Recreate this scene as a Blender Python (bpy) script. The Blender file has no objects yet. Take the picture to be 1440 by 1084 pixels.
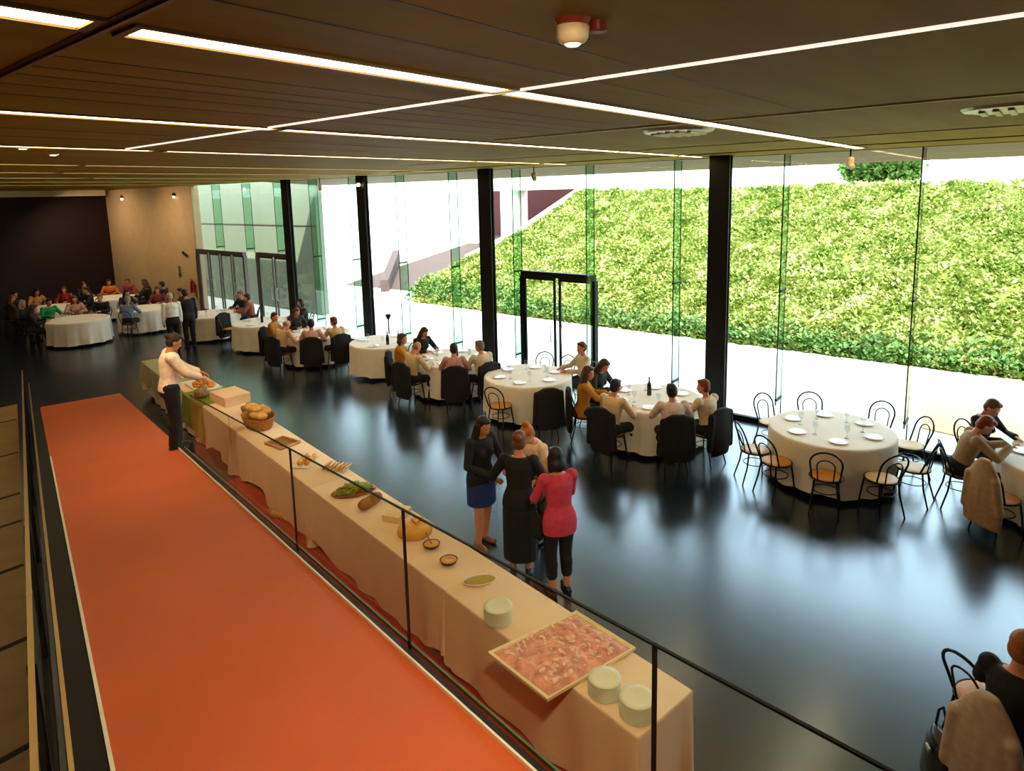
import bpy, bmesh, math, random
import numpy as np
from mathutils import Vector, Matrix, Quaternion
random.seed(7)
RNG = np.random.default_rng(7)
SC = bpy.context.scene
COL = SC.collection
PI = math.pi
R = math.radians

# ------------------------------------------------------------------ camera
CAM_H = 4.2
def make_camera():
    yaw, pitch, roll = R(50.37), R(8.583), R(-1.325)
    f = Vector((math.sin(yaw)*math.cos(pitch), math.cos(yaw)*math.cos(pitch), -math.sin(pitch)))
    r = Vector((math.cos(yaw), -math.sin(yaw), 0))
    u = r.cross(f)
    r2 = r*math.cos(roll) + u*math.sin(roll)
    u2 = -r*math.sin(roll) + u*math.cos(roll)
    m = Matrix(((r2.x, u2.x, -f.x, 0), (r2.y, u2.y, -f.y, 0), (r2.z, u2.z, -f.z, CAM_H), (0, 0, 0, 1)))
    cd = bpy.data.cameras.new('camera')
    cd.sensor_fit = 'HORIZONTAL'; cd.sensor_width = 36
    cd.lens = 36*924.4/1440
    cd.shift_y = -(542-411.1)/1440
    cd.clip_start = 0.05; cd.clip_end = 300
    o = bpy.data.objects.new('camera', cd); COL.objects.link(o)
    o.matrix_world = m
    SC.camera = o
make_camera()

# ------------------------------------------------------------------ world, sun, exposure
SC.view_settings.view_transform = 'Standard'
SC.view_settings.look = 'None'
SC.view_settings.gamma = 1.0
SC.view_settings.use_curve_mapping = False
SC.view_settings.exposure = 0.0
SC.cycles.use_denoising = True
SC.cycles.max_bounces = 8
SC.cycles.transparent_max_bounces = 16
SC.cycles.sample_clamp_indirect = 6
SC.cycles.caustics_reflective = False
SC.cycles.caustics_refractive = False
W = bpy.data.worlds.new('sky'); SC.world = W; W.use_nodes = True
bg = W.node_tree.nodes['Background']
bg.inputs[0].default_value = (0.74, 0.87, 1.0, 1); bg.inputs[1].default_value = 7.0
sd = bpy.data.lights.new('sun', 'SUN'); sd.energy = 13.0; sd.angle = R(0.6); sd.color = (1.0, 0.94, 0.82)
so = bpy.data.objects.new('sun', sd); COL.objects.link(so)
so.rotation_euler = Vector((0.50, 0.42, -0.80)).to_track_quat('-Z', 'Y').to_euler()
STRIP_POWER = 11.0

# ------------------------------------------------------------------ materials
def lin(h):
    h = h.lstrip('#'); c = [int(h[i:i+2], 16)/255 for i in (0, 2, 4)]
    return tuple(x/12.92 if x <= 0.04045 else ((x+0.055)/1.055)**2.4 for x in c)
_M = {}
def mat(name, col, rough=0.6, metal=0.0, var=0.12, scale=12.0, bump=0.0, bscale=60.0, spec=0.5, sheen=0.0, tint=None):
    """procedural surface: noise-varied base colour, optional noise bump"""
    if name in _M: return _M[name]
    if isinstance(col, str): col = lin(col)
    m = bpy.data.materials.new(name); m.use_nodes = True
    nt = m.node_tree; b = nt.nodes['Principled BSDF']
    b.inputs['Roughness'].default_value = rough; b.inputs['Metallic'].default_value = metal
    b.inputs['Specular IOR Level'].default_value = spec
    if sheen: b.inputs['Sheen Weight'].default_value = sheen
    if tint: b.inputs['Specular Tint'].default_value = (*tint, 1)
    tc = nt.nodes.new('ShaderNodeTexCoord')
    if var:
        n = nt.nodes.new('ShaderNodeTexNoise'); n.inputs['Scale'].default_value = scale; n.inputs['Detail'].default_value = 4
        r = nt.nodes.new('ShaderNodeValToRGB')
        r.color_ramp.elements[0].position = 0.3; r.color_ramp.elements[1].position = 0.7
        r.color_ramp.elements[0].color = (*[c*(1-var) for c in col], 1)
        r.color_ramp.elements[1].color = (*[min(1, c*(1+var)) for c in col], 1)
        nt.links.new(tc.outputs['Object'], n.inputs['Vector']); nt.links.new(n.outputs[0], r.inputs[0]); nt.links.new(r.outputs[0], b.inputs['Base Color'])
    else:
        b.inputs['Base Color'].default_value = (*col, 1)
    if bump:
        n2 = nt.nodes.new('ShaderNodeTexNoise'); n2.inputs['Scale'].default_value = bscale
        bp = nt.nodes.new('ShaderNodeBump'); bp.inputs['Strength'].default_value = bump; bp.inputs['Distance'].default_value = 0.02
        nt.links.new(tc.outputs['Object'], n2.inputs['Vector']); nt.links.new(n2.outputs[0], bp.inputs['Height']); nt.links.new(bp.outputs[0], b.inputs['Normal'])
    _M[name] = m; return m
def emit(name, col, strength):
    if name in _M: return _M[name]
    m = bpy.data.materials.new(name); m.use_nodes = True
    b = m.node_tree.nodes['Principled BSDF']
    b.inputs['Base Color'].default_value = (*col, 1); b.inputs['Emission Color'].default_value = (*col, 1); b.inputs['Emission Strength'].default_value = strength
    _M[name] = m; return m
def glass(name, tint, gloss=0.06, rough=0.0):
    """architectural sheet glass: tinted transmission plus a Fresnel reflection"""
    if name in _M: return _M[name]
    m = bpy.data.materials.new(name); m.use_nodes = True
    nt = m.node_tree; nt.nodes.clear()
    out = nt.nodes.new('ShaderNodeOutputMaterial'); mx = nt.nodes.new('ShaderNodeMixShader')
    t = nt.nodes.new('ShaderNodeBsdfTransparent'); t.inputs[0].default_value = (*tint, 1)
    g = nt.nodes.new('ShaderNodeBsdfGlossy'); g.inputs['Roughness'].default_value = rough
    fr = nt.nodes.new('ShaderNodeFresnel'); fr.inputs[0].default_value = 1.45
    ge = nt.nodes.new('ShaderNodeNewGeometry'); ir = nt.nodes.new('ShaderNodeMath'); ir.operation = 'MULTIPLY_ADD'
    ir.inputs[1].default_value = 1/1.45-1.45; ir.inputs[2].default_value = 1.45       # same reflectance from both faces of the sheet
    nt.links.new(ge.outputs['Backfacing'], ir.inputs[0]); nt.links.new(ir.outputs[0], fr.inputs[0])
    mu = nt.nodes.new('ShaderNodeMath'); mu.operation = 'MULTIPLY'; mu.inputs[1].default_value = gloss/0.04
    mu.use_clamp = True
    nt.links.new(fr.outputs[0], mu.inputs[0]); nt.links.new(mu.outputs[0], mx.inputs[0])
    nt.links.new(t.outputs[0], mx.inputs[1]); nt.links.new(g.outputs[0], mx.inputs[2]); nt.links.new(mx.outputs[0], out.inputs[0])
    _M[name] = m; return m

# ------------------------------------------------------------------ mesh helpers
def link_mesh(name, me, m=None, parent=None, loc=None, smooth=True):
    o = bpy.data.objects.new(name, me); COL.objects.link(o)
    if parent: o.parent = parent
    if loc is not None: o.location = loc
    if m is not None and not me.materials: me.materials.append(m)
    if smooth:
        me.polygons.foreach_set('use_smooth', [True]*len(me.polygons))
    return o
def obj(name, bm, m=None, parent=None, loc=None, smooth=False, recalc=True):
    if recalc: bmesh.ops.recalc_face_normals(bm, faces=bm.faces)
    me = bpy.data.meshes.new(name); bm.to_mesh(me); bm.free()
    return link_mesh(name, me, m, parent, loc, smooth)
def autosmooth(o, ang=35):
    me = o.data
    me.polygons.foreach_set('use_smooth', [True]*len(me.polygons))
    try: me.set_sharp_from_angle(angle=R(ang))
    except Exception: pass
    return o
def BM(): return bmesh.new()
def box(bm, x0, x1, y0, y1, z0, z1, mi=0):
    v = [bm.verts.new((x, y, z)) for z in (z0, z1) for x, y in ((x0, y0), (x1, y0), (x1, y1), (x0, y1))]
    for f in ((3, 2, 1, 0), (4, 5, 6, 7), (0, 1, 5, 4), (1, 2, 6, 5), (2, 3, 7, 6), (3, 0, 4, 7)):
        fc = bm.faces.new([v[i] for i in f]); fc.material_index = mi
    return v
def bevelled_box(x0, x1, y0, y1, z0, z1, b=0.01, seg=2):
    bm = BM(); box(bm, x0, x1, y0, y1, z0, z1)
    bmesh.ops.bevel(bm, geom=list(bm.edges), offset=b, segments=seg, affect='EDGES', profile=0.5)
    return bm
def hexa(bm, pts, mi=0):
    """8 corners: bottom ring of 4 then top ring of 4"""
    v = [bm.verts.new(p) for p in pts]
    for f in ((3, 2, 1, 0), (4, 5, 6, 7), (0, 1, 5, 4), (1, 2, 6, 5), (2, 3, 7, 6), (3, 0, 4, 7)):
        fc = bm.faces.new([v[i] for i in f]); fc.material_index = mi
def frame_of(d):
    d = Vector(d).normalized()
    a = Vector((0, 0, 1)) if abs(d.z) < 0.95 else Vector((1, 0, 0))
    s = d.cross(a).normalized(); t = s.cross(d).normalized()
    return s, t
def tube(bm, pts, r, n=8, closed=False, cap=True):
    pts = [Vector(p) for p in pts]; N = len(pts); rings = []
    for i, p in enumerate(pts):
        a = pts[i-1] if (i > 0 or closed) else p
        b = pts[(i+1) % N] if (i < N-1 or closed) else p
        d = (b-a).normalized()
        if i == 0: s, t = frame_of(d)
        else:
            s = (s - d*s.dot(d)).normalized(); t = s.cross(d).normalized()
        rr = r[i] if isinstance(r, (list, tuple)) else r
        rings.append([bm.verts.new(p + (s*math.cos(2*PI*k/n) + t*math.sin(2*PI*k/n))*rr) for k in range(n)])
    M_ = N if closed else N-1
    for i in range(M_):
        A, B = rings[i], rings[(i+1) % N]
        for k in range(n): bm.faces.new((A[k], A[(k+1) % n], B[(k+1) % n], B[k]))
    if cap and not closed:
        bm.faces.new(rings[0][::-1]); bm.faces.new(rings[-1])
def lathe(bm, prof, n=24, c=(0, 0, 0), capb=True, capt=True, sx=1, sy=1):
    rings = []
    for r, z in prof:
        rings.append([bm.verts.new((c[0]+sx*r*math.cos(2*PI*k/n), c[1]+sy*r*math.sin(2*PI*k/n), c[2]+z)) for k in range(n)])
    for A, B in zip(rings, rings[1:]):
        for k in range(n): bm.faces.new((A[k], A[(k+1) % n], B[(k+1) % n], B[k]))
    if capb: bm.faces.new(rings[0][::-1])
    if capt: bm.faces.new(rings[-1])
def loft(bm, rings, cap=True):
    """rings: list of (centre, axis_a, axis_b, ra, rb)"""
    n = 16; rs = []
    for c, a, b, ra, rb in rings:
        c, a, b = Vector(c), Vector(a), Vector(b)
        rs.append([bm.verts.new(c + a*(ra*math.cos(2*PI*k/n)) + b*(rb*math.sin(2*PI*k/n))) for k in range(n)])
    for A, B in zip(rs, rs[1:]):
        for k in range(n): bm.faces.new((A[k], A[(k+1) % n], B[(k+1) % n], B[k]))
    if cap: bm.faces.new(rs[0][::-1]); bm.faces.new(rs[-1])
def capsule(bm, p, q, r1, r2, n=12):
    p, q = Vector(p), Vector(q); d = (q-p)
    if d.length < 1e-5: d = Vector((0, 0, 1e-3))
    d = d.normalized(); s, t = frame_of(d); rings = []
    for a in (-80, -50, -20, 0): rings.append((p + d*(r1*math.sin(R(a))), s, t, r1*math.cos(R(a)), r1*math.cos(R(a))))
    for a in (0, 20, 50, 80): rings.append((q + d*(r2*math.sin(R(a))), s, t, r2*math.cos(R(a)), r2*math.cos(R(a))))
    loft(bm, rings)
def ell(bm, c, rx, ry, rz, rot=None):
    g = bmesh.ops.create_uvsphere(bm, u_segments=16, v_segments=10, radius=1.0)
    m = Matrix.Translation(Vector(c)) @ (rot.to_4x4() if rot is not None else Matrix.Identity(4)) @ Matrix.Diagonal((rx, ry, rz, 1))
    bmesh.ops.transform(bm, matrix=m, verts=g['verts'])
def fuse(bm, voxel, smooth=4, fac=0.5):
    """union overlapping closed solids into one continuous smooth mesh"""
    bmesh.ops.recalc_face_normals(bm, faces=bm.faces)
    me = bpy.data.meshes.new('tmp'); bm.to_mesh(me); bm.free()
    o = bpy.data.objects.new('tmp', me); COL.objects.link(o)
    rm = o.modifiers.new('r', 'REMESH'); rm.mode = 'VOXEL'; rm.voxel_size = voxel
    if smooth:
        s = o.modifiers.new('s', 'SMOOTH'); s.iterations = smooth; s.factor = fac
    dg = bpy.context.evaluated_depsgraph_get()
    out = bpy.data.meshes.new_from_object(o.evaluated_get(dg))
    bpy.data.objects.remove(o); bpy.data.meshes.remove(me)
    out.materials.clear()
    return out
def tag(o, label=None, cat=None, group=None, kind=None):
    if label: o['label'] = label
    if cat: o['category'] = cat
    if group: o['group'] = group
    if kind: o['kind'] = kind
    return o
def thing(name, label, cat, loc=(0, 0, 0), rz=0.0, group=None):
    o = bpy.data.objects.new(name, None); COL.objects.link(o)
    o.location = loc; o.rotation_euler = (0, 0, rz); o.empty_display_size = 0.2
    return tag(o, label, cat, group)
def struct(name, bm, m, parent=None, smooth=False):
    o = obj(name, bm, m, parent, smooth=smooth)
    if parent is None: o['kind'] = 'structure'
    return o
def dup(root, loc, rz=0.0, label=None, group=None):
    r = root.copy(); COL.objects.link(r); r.location = loc; r.rotation_euler = (0, 0, rz)
    if label: r['label'] = label
    if group: r['group'] = group
    for ch in list(root.children):
        c = ch.copy(); COL.objects.link(c); c.parent = r
        for g in list(ch.children):
            d = g.copy(); COL.objects.link(d); d.parent = c
    return r

# ------------------------------------------------------------------ ramp frame (sloping walkway)
RP = Vector((3.89, 16.10, 0.0)); RS = Vector((0.2291, 0.9734, -0.1205)); RV = Vector((0.9734, -0.2291, 0))
def rp(u, v, h=0.0):
    p = RP + RS*u + RV*v
    return Vector((p.x, p.y, RS.z*u + h))
# ================================================================== SETTING
m_floor = mat('polished_dark_floor', lin('#141d2a'), rough=0.24, var=0.15, scale=1.5, tint=(0.72, 0.88, 1.0), bump=0.02, bscale=3)
m_floor.node_tree.nodes['Principled BSDF'].inputs['IOR'].default_value = 2.4
m_stone = mat('brown_stone_floor', lin('#8a6c34'), rough=0.42, var=0.25, scale=2)
m_joint = mat('dark_joint', lin('#120b04'), rough=0.7)
m_carpet = mat('orange_ramp_surface', (0.53, 0.093, 0.017), rough=0.45, var=0.07, scale=1.2, bump=0.05, bscale=90)
m_rampside = mat('dark_red_ramp_side', lin('#5a1505'), rough=0.5)
m_ceil = None
def ceiling_material():
    m = bpy.data.materials.new('brown_ceiling_panels'); m.use_nodes = True
    nt = m.node_tree; b = nt.nodes['Principled BSDF']
    tc = nt.nodes.new('ShaderNodeTexCoord')
    mp = nt.nodes.new('ShaderNodeMapping'); mp.inputs['Scale'].default_value = (0.15, 1.0, 1.0)
    n = nt.nodes.new('ShaderNodeTexNoise'); n.inputs['Scale'].default_value = 3.2; n.inputs['Detail'].default_value = 3
    r = nt.nodes.new('ShaderNodeValToRGB')
    r.color_ramp.elements[0].position = 0.35; r.color_ramp.elements[1].position = 0.65
    r.color_ramp.elements[0].color = (0.27, 0.165, 0.012, 1); r.color_ramp.elements[1].color = (0.33, 0.215, 0.022, 1)
    nt.links.new(tc.outputs['Object'], mp.inputs[0]); nt.links.new(mp.outputs[0], n.inputs['Vector']); nt.links.new(n.outputs[0], r.inputs[0]); nt.links.new(r.outputs[0], b.inputs['Base Color'])
    bp = nt.nodes.new('ShaderNodeBump'); bp.inputs['Strength'].default_value = 0.35; bp.inputs['Distance'].default_value = 0.05
    nt.links.new(n.outputs[0], bp.inputs['Height']); nt.links.new(bp.outputs[0], b.inputs['Normal'])
    b.inputs['Roughness'].default_value = 0.75; b.inputs['Specular IOR Level'].default_value = 0.12
    return m
m_ceil = ceiling_material()
m_groove = mat('ceiling_groove', lin('#241503'), rough=0.6)
m_steel = mat('bright_steel_trim', (0.75, 0.74, 0.66), rough=0.28, metal=1.0, var=0.05)
m_brass = mat('yellow_trim', (0.80, 0.68, 0.25), rough=0.45, var=0.05)
m_black = mat('black_steel', lin('#0b0b0b'), rough=0.5, var=0.2, spec=0.25)
m_soffit = mat('cream_soffit', (0.86, 0.76, 0.54), rough=0.7, var=0.05)
m_beige = mat('beige_wall', lin('#cfae82'), rough=0.75, var=0.05, scale=3)
m_dark = mat('dark_wall', lin('#1c0605'), rough=0.7)
m_brownwall = mat('brown_wall', lin('#4a3420'), rough=0.8)
m_pane = glass('window_glass', (0.95, 0.985, 0.97), 0.05)
m_fin = glass('green_glass_fin', (0.66, 0.84, 0.74), 0.05)
m_finedge = mat('green_glass_edge', lin('#1d3a33'), rough=0.25)
m_railglass = glass('balustrade_glass', (0.93, 0.95, 0.91), 0.02)
m_framebrown = mat('bronze_door_frame', lin('#4b4636'), rough=0.45)
m_paving = mat('pale_paving', lin('#f3efe6'), rough=0.8, var=0.05, scale=1.0)
m_beigeground = mat('beige_ground', lin('#d9b98a'), rough=0.9, var=0.10, scale=2.0)
m_white = mat('white_render', lin('#f2efe9'), rough=0.8, var=0.04)
m_panel = mat('pale_panel', lin('#79846e'), rough=0.6, var=0.06)
m_redpave = mat('red_paving', lin('#4a3834'), rough=0.85, var=0.1)
m_maroon = mat('maroon_wall', lin('#5c2a2a'), rough=0.8, var=0.1)

bm = BM(); box(bm, -6, 11.52, -7, 33.4, -0.2, 0.0)
struct('floor', bm, m_floor)
# brown stone floor on the near side of the ramp
bm = BM()
pts = [rp(0.6, -0.38), rp(-16, -0.38)]
a, b_ = pts
hexa(bm, [(-5.9, b_.y, 0.001), (b_.x, b_.y, 0.001), (a.x, a.y, 0.001), (-5.9, a.y, 0.001),
          (-5.9, b_.y, 0.006), (b_.x, b_.y, 0.006), (a.x, a.y, 0.006), (-5.9, a.y, 0.006)])
struct('floor_stone', bm, m_stone)
bm = BM()
for yj in (15.58, 13.42, 11.46, 10.42, 9.08, 7.46, 5.9, 4.3):
    xr = a.x + (b_.x-a.x)*(a.y-yj)/(a.y-b_.y) - 0.02
    box(bm, -5.8, xr, yj-0.035, yj+0.035, 0.0062, 0.0085)
struct('trim_floor_joints', bm, m_joint)

# ramp: one solid wedge, orange surface, dark red sides
bm = BM()
u0, u1, v0, v1 = 0.0, -19.0, 0.0, 1.455
A0, A1, B0, B1 = rp(u0, v0), rp(u0, v1), rp(u1, v0), rp(u1, v1)
def low(p): return Vector((p.x, p.y, 0.0005))
A0.z = A1.z = 0.004
hexa(bm, [low(B0), low(B1), low(A1), low(A0), B0, B1, A1, A0], 1)
bm.faces.ensure_lookup_table(); bm.faces[1].material_index = 0
o = obj('floor_ramp', bm, m_carpet); o.data.materials.append(m_rampside); o['kind'] = 'structure'
# red sheet painted as the ramp side's reflection in the floor, under the buffet front
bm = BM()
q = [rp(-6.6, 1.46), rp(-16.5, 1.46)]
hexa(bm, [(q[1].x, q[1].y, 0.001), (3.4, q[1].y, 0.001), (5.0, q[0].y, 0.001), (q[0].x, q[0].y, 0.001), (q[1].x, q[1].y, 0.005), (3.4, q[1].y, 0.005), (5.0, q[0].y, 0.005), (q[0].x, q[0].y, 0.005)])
struct('floor_red_reflection', bm, mat('painted_red_reflection', lin('#a02408'), rough=0.5))
# ramp edge channel (black with pale lips) along both sides
def strip_along(v_a, v_b, h0, h1, ua, ub):
    bm = BM()
    hexa(bm, [rp(ub, v_a, h0), rp(ub, v_b, h0), rp(ua, v_b, h0), rp(ua, v_a, h0), rp(ub, v_a, h1), rp(ub, v_b, h1), rp(ua, v_b, h1), rp(ua, v_a, h1)])
    return bm
m_lip = mat('pale_metal_lip', (0.80, 0.78, 0.66), rough=0.35, var=0.05)
m_greenlip = mat('green_metal_lip', lin('#5f6b42'), rough=0.35, var=0.05)
struct('trim_ramp_lip_inner', strip_along(1.413, 1.425, 0.0, 0.022, -6.9, -19), m_lip)
struct('trim_ramp_channel', strip_along(1.425, 1.458, 0.0, 0.016, -6.9, -19), m_black)
struct('trim_ramp_lip_outer', strip_along(1.484, 1.496, 0.0, 0.02, -6.9, -19), m_greenlip)
struct('trim_ramp_lip_side', strip_along(0.0, 0.018, 0.0, 0.02, -5.6, -19), m_lip)
struct('trim_ramp_channel_side', strip_along(-0.16, 0.0, -0.12, 0.006, -0.3, -19), m_black)

# glass balustrades
def panel_bm(ua, ub, v, h0, h1, t=0.012):
    bm = BM()
    hexa(bm, [rp(ub, v-t, h0), rp(ub, v+t, h0), rp(ua, v+t, h0), rp(ua, v-t, h0), rp(ub, v-t, h1), rp(ub, v+t, h1), rp(ua, v+t, h1), rp(ua, v-t, h1)])
    return bm
m_cap = mat('dark_glass_edge', lin('#0e0d0b'), rough=0.6, spec=0.2)
bal = thing('glass_balustrade', 'frameless clear glass balustrade between orange ramp and buffet table', 'balustrade', rp(-12, 1.47))
def reparent(o, root):
    o.parent = root; o.matrix_parent_inverse = Matrix.Translation(-root.location); return o
us = [-7.75, -9.645, -11.54, -13.44, -15.24, -17.1]
for ua, ub in zip(us, us[1:]):
    g = reparent(obj('glass_panel', panel_bm(ua-0.008, ub+0.008, 1.47, -0.02, 0.85), m_railglass), bal)
for ua in us[2:]:
    reparent(obj('joint_post', panel_bm(ua+0.005, ua-0.005, 1.47, -0.02, 0.86, 0.008), m_cap), bal)
reparent(obj('top_rail', panel_bm(-7.75, -17.1, 1.47, 0.852, 0.860, 0.006), m_cap), bal)
bal2 = thing('glass_balustrade', 'glass balustrade with brass top rail along the bare outer edge of the orange ramp', 'balustrade', rp(-10, -0.2))
us2 = [-0.4, -2.3, -4.2, -6.1, -8.0, -9.9, -11.8, -13.7, -15.6]
for ua, ub in zip(us2, us2[1:]):
    reparent(obj('glass_panel', panel_bm(ua-0.008, ub+0.008, -0.21, -0.12, 0.86), m_railglass), bal2)
m_goldrail = mat('brass_rail', (0.62, 0.48, 0.20), rough=0.3, metal=1.0, var=0.05)
reparent(obj('top_rail', panel_bm(-0.4, -15.6, -0.21, 0.86, 0.872, 0.010), m_goldrail), bal2)
reparent(obj('base_rail', panel_bm(-0.4, -15.6, -0.21, -0.13, -0.02, 0.02), m_black), bal2)
reparent(obj('handrail', panel_bm(-0.8, -15.6, -0.13, 0.62, 0.635, 0.008), m_goldrail), bal2)
for ua in us2[1:]:
    reparent(obj('post', panel_bm(ua+0.012, ua-0.012, -0.21, -0.13, 0.86, 0.016), m_black), bal2)

# walls and ceiling
bm = BM(); box(bm, -6, 11.3, -7, 33.4, 4.75, 4.95); struct('ceiling', bm, m_ceil)
bm = BM(); box(bm, 11.3, 11.66, -7, 33.6, 4.75, 5.1); struct('ceiling_edge', bm, m_ceil)
bm = BM(); hexa(bm, [(11.66, -7, 4.74), (14.0, -7, 4.61), (14.0, 20.0, 4.61), (11.66, 20.0, 4.74), (11.66, -7, 5.05), (14.0, -7, 4.95), (14.0, 20.0, 4.95), (11.66, 20.0, 5.05)])
struct('ceiling_canopy', bm, mat('tan_canopy_underside', (0.17, 0.125, 0.062), rough=0.8, var=0.05))
bm = BM(); box(bm, -6, 11.3, 32.6, 33.4, 4.50, 4.75); struct('ceiling_bulkhead', bm, m_soffit)
bm = BM(); box(bm, -6.2, 11.9, 33.2, 33.5, 0, 4.9); struct('wall_back', bm, m_dark)
bm = BM(); box(bm, 11.5, 11.8, 24.95, 33.2, 0, 4.9); struct('wall_beige', bm, m_beige)
bm = BM(); box(bm, -6.3, -6, -7.2, 33.4, 0, 4.9); struct('wall_left', bm, m_brownwall)
bm = BM(); box(bm, -6.3, 11.9, -7.3, -7, 0, 4.9); struct('wall_front', bm, m_brownwall)
# ceiling joints (trims run along the hall) and finer grooves (run toward the windows)
def seam(name, x0, x1, y0, y1, m, d=0.012):
    bm = BM(); box(bm, x0, x1, y0, y1, 4.75-d, 4.752); struct(name, bm, m)
seam('trim_ceiling_1', 0.87, 0.885, -6, 32, mat('brown_trim', lin('#7a5e38'), rough=0.5))
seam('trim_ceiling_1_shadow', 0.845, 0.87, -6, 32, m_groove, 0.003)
seam('trim_ceiling_2', 2.832, 2.852, -6, 7.5, emit('glowing_joint_trim', (1.0, 0.93, 0.78), 1.0))  # joint trim given a glow in place of reflected window light
seam('trim_ceiling_3', 5.28, 5.305, -6, 4.6, m_brass)
seam('trim_ceiling_4', 8.3, 8.33, -6, 9.5, m_brass)
seam('trim_ceiling_5', 10.2, 10.22, -6, 12, m_groove)
bm = BM()
for y in (1.5, 1.85, 2.95, 3.22, 3.45, 3.75, 4.1, 5.9, 6.6):
    box(bm, 0.9, 5.25, y, y+0.009, 4.748, 4.752)
struct('trim_ceiling_grooves', bm, m_groove)

# recessed light strips
m_diff = emit('warm_strip_light', (1.0, 0.72, 0.38), STRIP_POWER)
m_housing = mat('strip_housing', lin('#6b5320'), rough=0.5)
strips = [(2.35, [(-3.0, 0.81), (0.95, 2.80), (2.87, 11.15)], 'nearest the camera'), (4.85, [(-2.5, 1.0), (1.06, 2.93), (3.02, 11.15)], ''), (7.65, [(-2.0, 3.15), (3.30, 11.1)], ''),
          (11.0, [(-1.0, 3.48), (3.60, 11.0)], ''), (13.8, [(0, 4.0), (4.15, 11.0)], ''), (16.6, [(0, 5.4), (5.55, 11.0)], ''), (19.6, [(1, 11)], ''), (23.0, [(1, 11)], '')]
ordw = ['first', 'second', 'third', 'fourth', 'fifth', 'sixth', 'seventh', 'eighth']
for i, (y, segs, _) in enumerate(strips):
    for j, (xa, xb) in enumerate(segs):
        end = 'running to the windows' if xb > 10 else ('short piece above the ramp' if (xa > 0 and i < 2) else 'away from the windows')
        t = thing('ceiling_light', f'slim ceiling strip light of the {ordw[i]} row from the camera, {end}', 'ceiling light', ((xa+xb)/2, y, 4.75), group='strip lights recessed in the ceiling')
        L = (xb-xa)/2
        bm = BM(); box(bm, -L, L, -0.072, 0.072, -0.004, 0.01); obj('diffuser', bm, m_diff, t)
        bm = BM(); box(bm, -L-0.03, L+0.03, -0.095, -0.073, -0.012, 0.01); box(bm, -L-0.03, L+0.03, 0.073, 0.095, -0.012, 0.01)
        box(bm, -L-0.03, -L-0.002, -0.073, 0.073, -0.012, 0.01); box(bm, L+0.002, L+0.03, -0.073, 0.073, -0.012, 0.01)
        obj('housing', bm, m_housing, t)

# ceiling devices
m_offwhite = mat('offwhite_plastic', lin('#d9c6a5'), rough=0.5)
m_redplastic = mat('red_plastic', lin('#7a2a18'), rough=0.5)
t = thing('smoke_detector', 'round cream smoke detector with small red sounder on brown ceiling', 'smoke detector', (1.86, 1.26, 4.75))
bm = BM(); lathe(bm, [(0.05, -0.02), (0.062, 0), ][::1], 20); obj('mount', bm, m_redplastic, t)
bm = BM(); lathe(bm, [(0.03, -0.075), (0.042, -0.07), (0.052, -0.055), (0.055, -0.02)], 20); obj('housing', bm, m_offwhite, t, smooth=True)
bm = BM(); lathe(bm, [(0.02, -0.082), (0.028, -0.075)], 16); obj('lens', bm, emit('detector_lens', (1.0, 0.9, 0.7), 1.2), t)
bm = BM(); lathe(bm, [(0.022, -0.035), (0.03, -0.03), (0.03, 0)], 16, c=(0.075, -0.05, 0)); obj('sounder', bm, m_redplastic, t)
m_vent = mat('vent_metal', (0.55, 0.50, 0.28), rough=0.4, metal=0.6)
for (x, y, lab) in ((5.91, 2.81, 'oval slotted ceiling air vent beside the nearest strip light'), (6.27, 0.31, 'slotted ceiling air vent far along the bare ceiling toward the windows')):
    t = thing('ceiling_vent', lab, 'air vent', (x, y, 4.75), group='ceiling air vents')
    bm = BM(); lathe(bm, [(0.26, -0.03), (0.31, -0.022), (0.33, 0.0)], 32, capb=True, capt=False); obj('frame', bm, m_vent, t)
    for k in range(5):
        w = math.sqrt(0.25**2-(0.09*(k-2))**2)
        bm = BM(); box(bm, -w, w, 0.09*(k-2)-0.02, 0.09*(k-2)+0.02, -0.045, -0.031); obj('slat', bm, m_brass, t)

# small ceiling downlights; the two over the ramp are in the picture, two unseen ones over the viewer are added to brighten the buffet
m_dl = emit('downlight_lens', (1.0, 0.78, 0.5), 6.0)
for (x, y, aim, e, lab) in ((2.05, 7.9, (4.8, 8.4, 0.7), 240, 'small round downlight over the ramp between the second and third strip lights'), (2.55, 8.75, (5.5, 11.0, 0.7), 220, 'small round downlight over the ramp just beyond the third strip light'),
        (1.7, 0.2, (3.9, 2.8, 0.75), 210, 'added unseen downlight above the near end of the buffet'), (1.0, 0.5, (4.0, 5.0, 0.75), 330, 'added unseen downlight over the upper ramp')):
    t = thing('downlight', lab, 'ceiling light', (x, y, 4.75), group='small round downlights')
    bm = BM(); lathe(bm, [(0.035, -0.012), (0.05, -0.01), (0.055, 0.0)], 20); obj('ring', bm, m_steel, t)
    bm = BM(); lathe(bm, [(0.03, -0.016), (0.034, -0.012)], 16); obj('lens', bm, m_dl, t)
    ld = bpy.data.lights.new('downlight', 'SPOT'); ld.energy = e; ld.color = (1.0, 0.74, 0.42); ld.spot_size = R(95); ld.spot_blend = 1.0; ld.shadow_soft_size = 0.12
    lo = bpy.data.objects.new('downlight_beam', ld); COL.objects.link(lo); lo.location = (x, y, 4.70)
    lo.rotation_euler = (Vector(aim)-Vector((x, y, 4.7))).to_track_quat('-Z', 'Y').to_euler()

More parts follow.
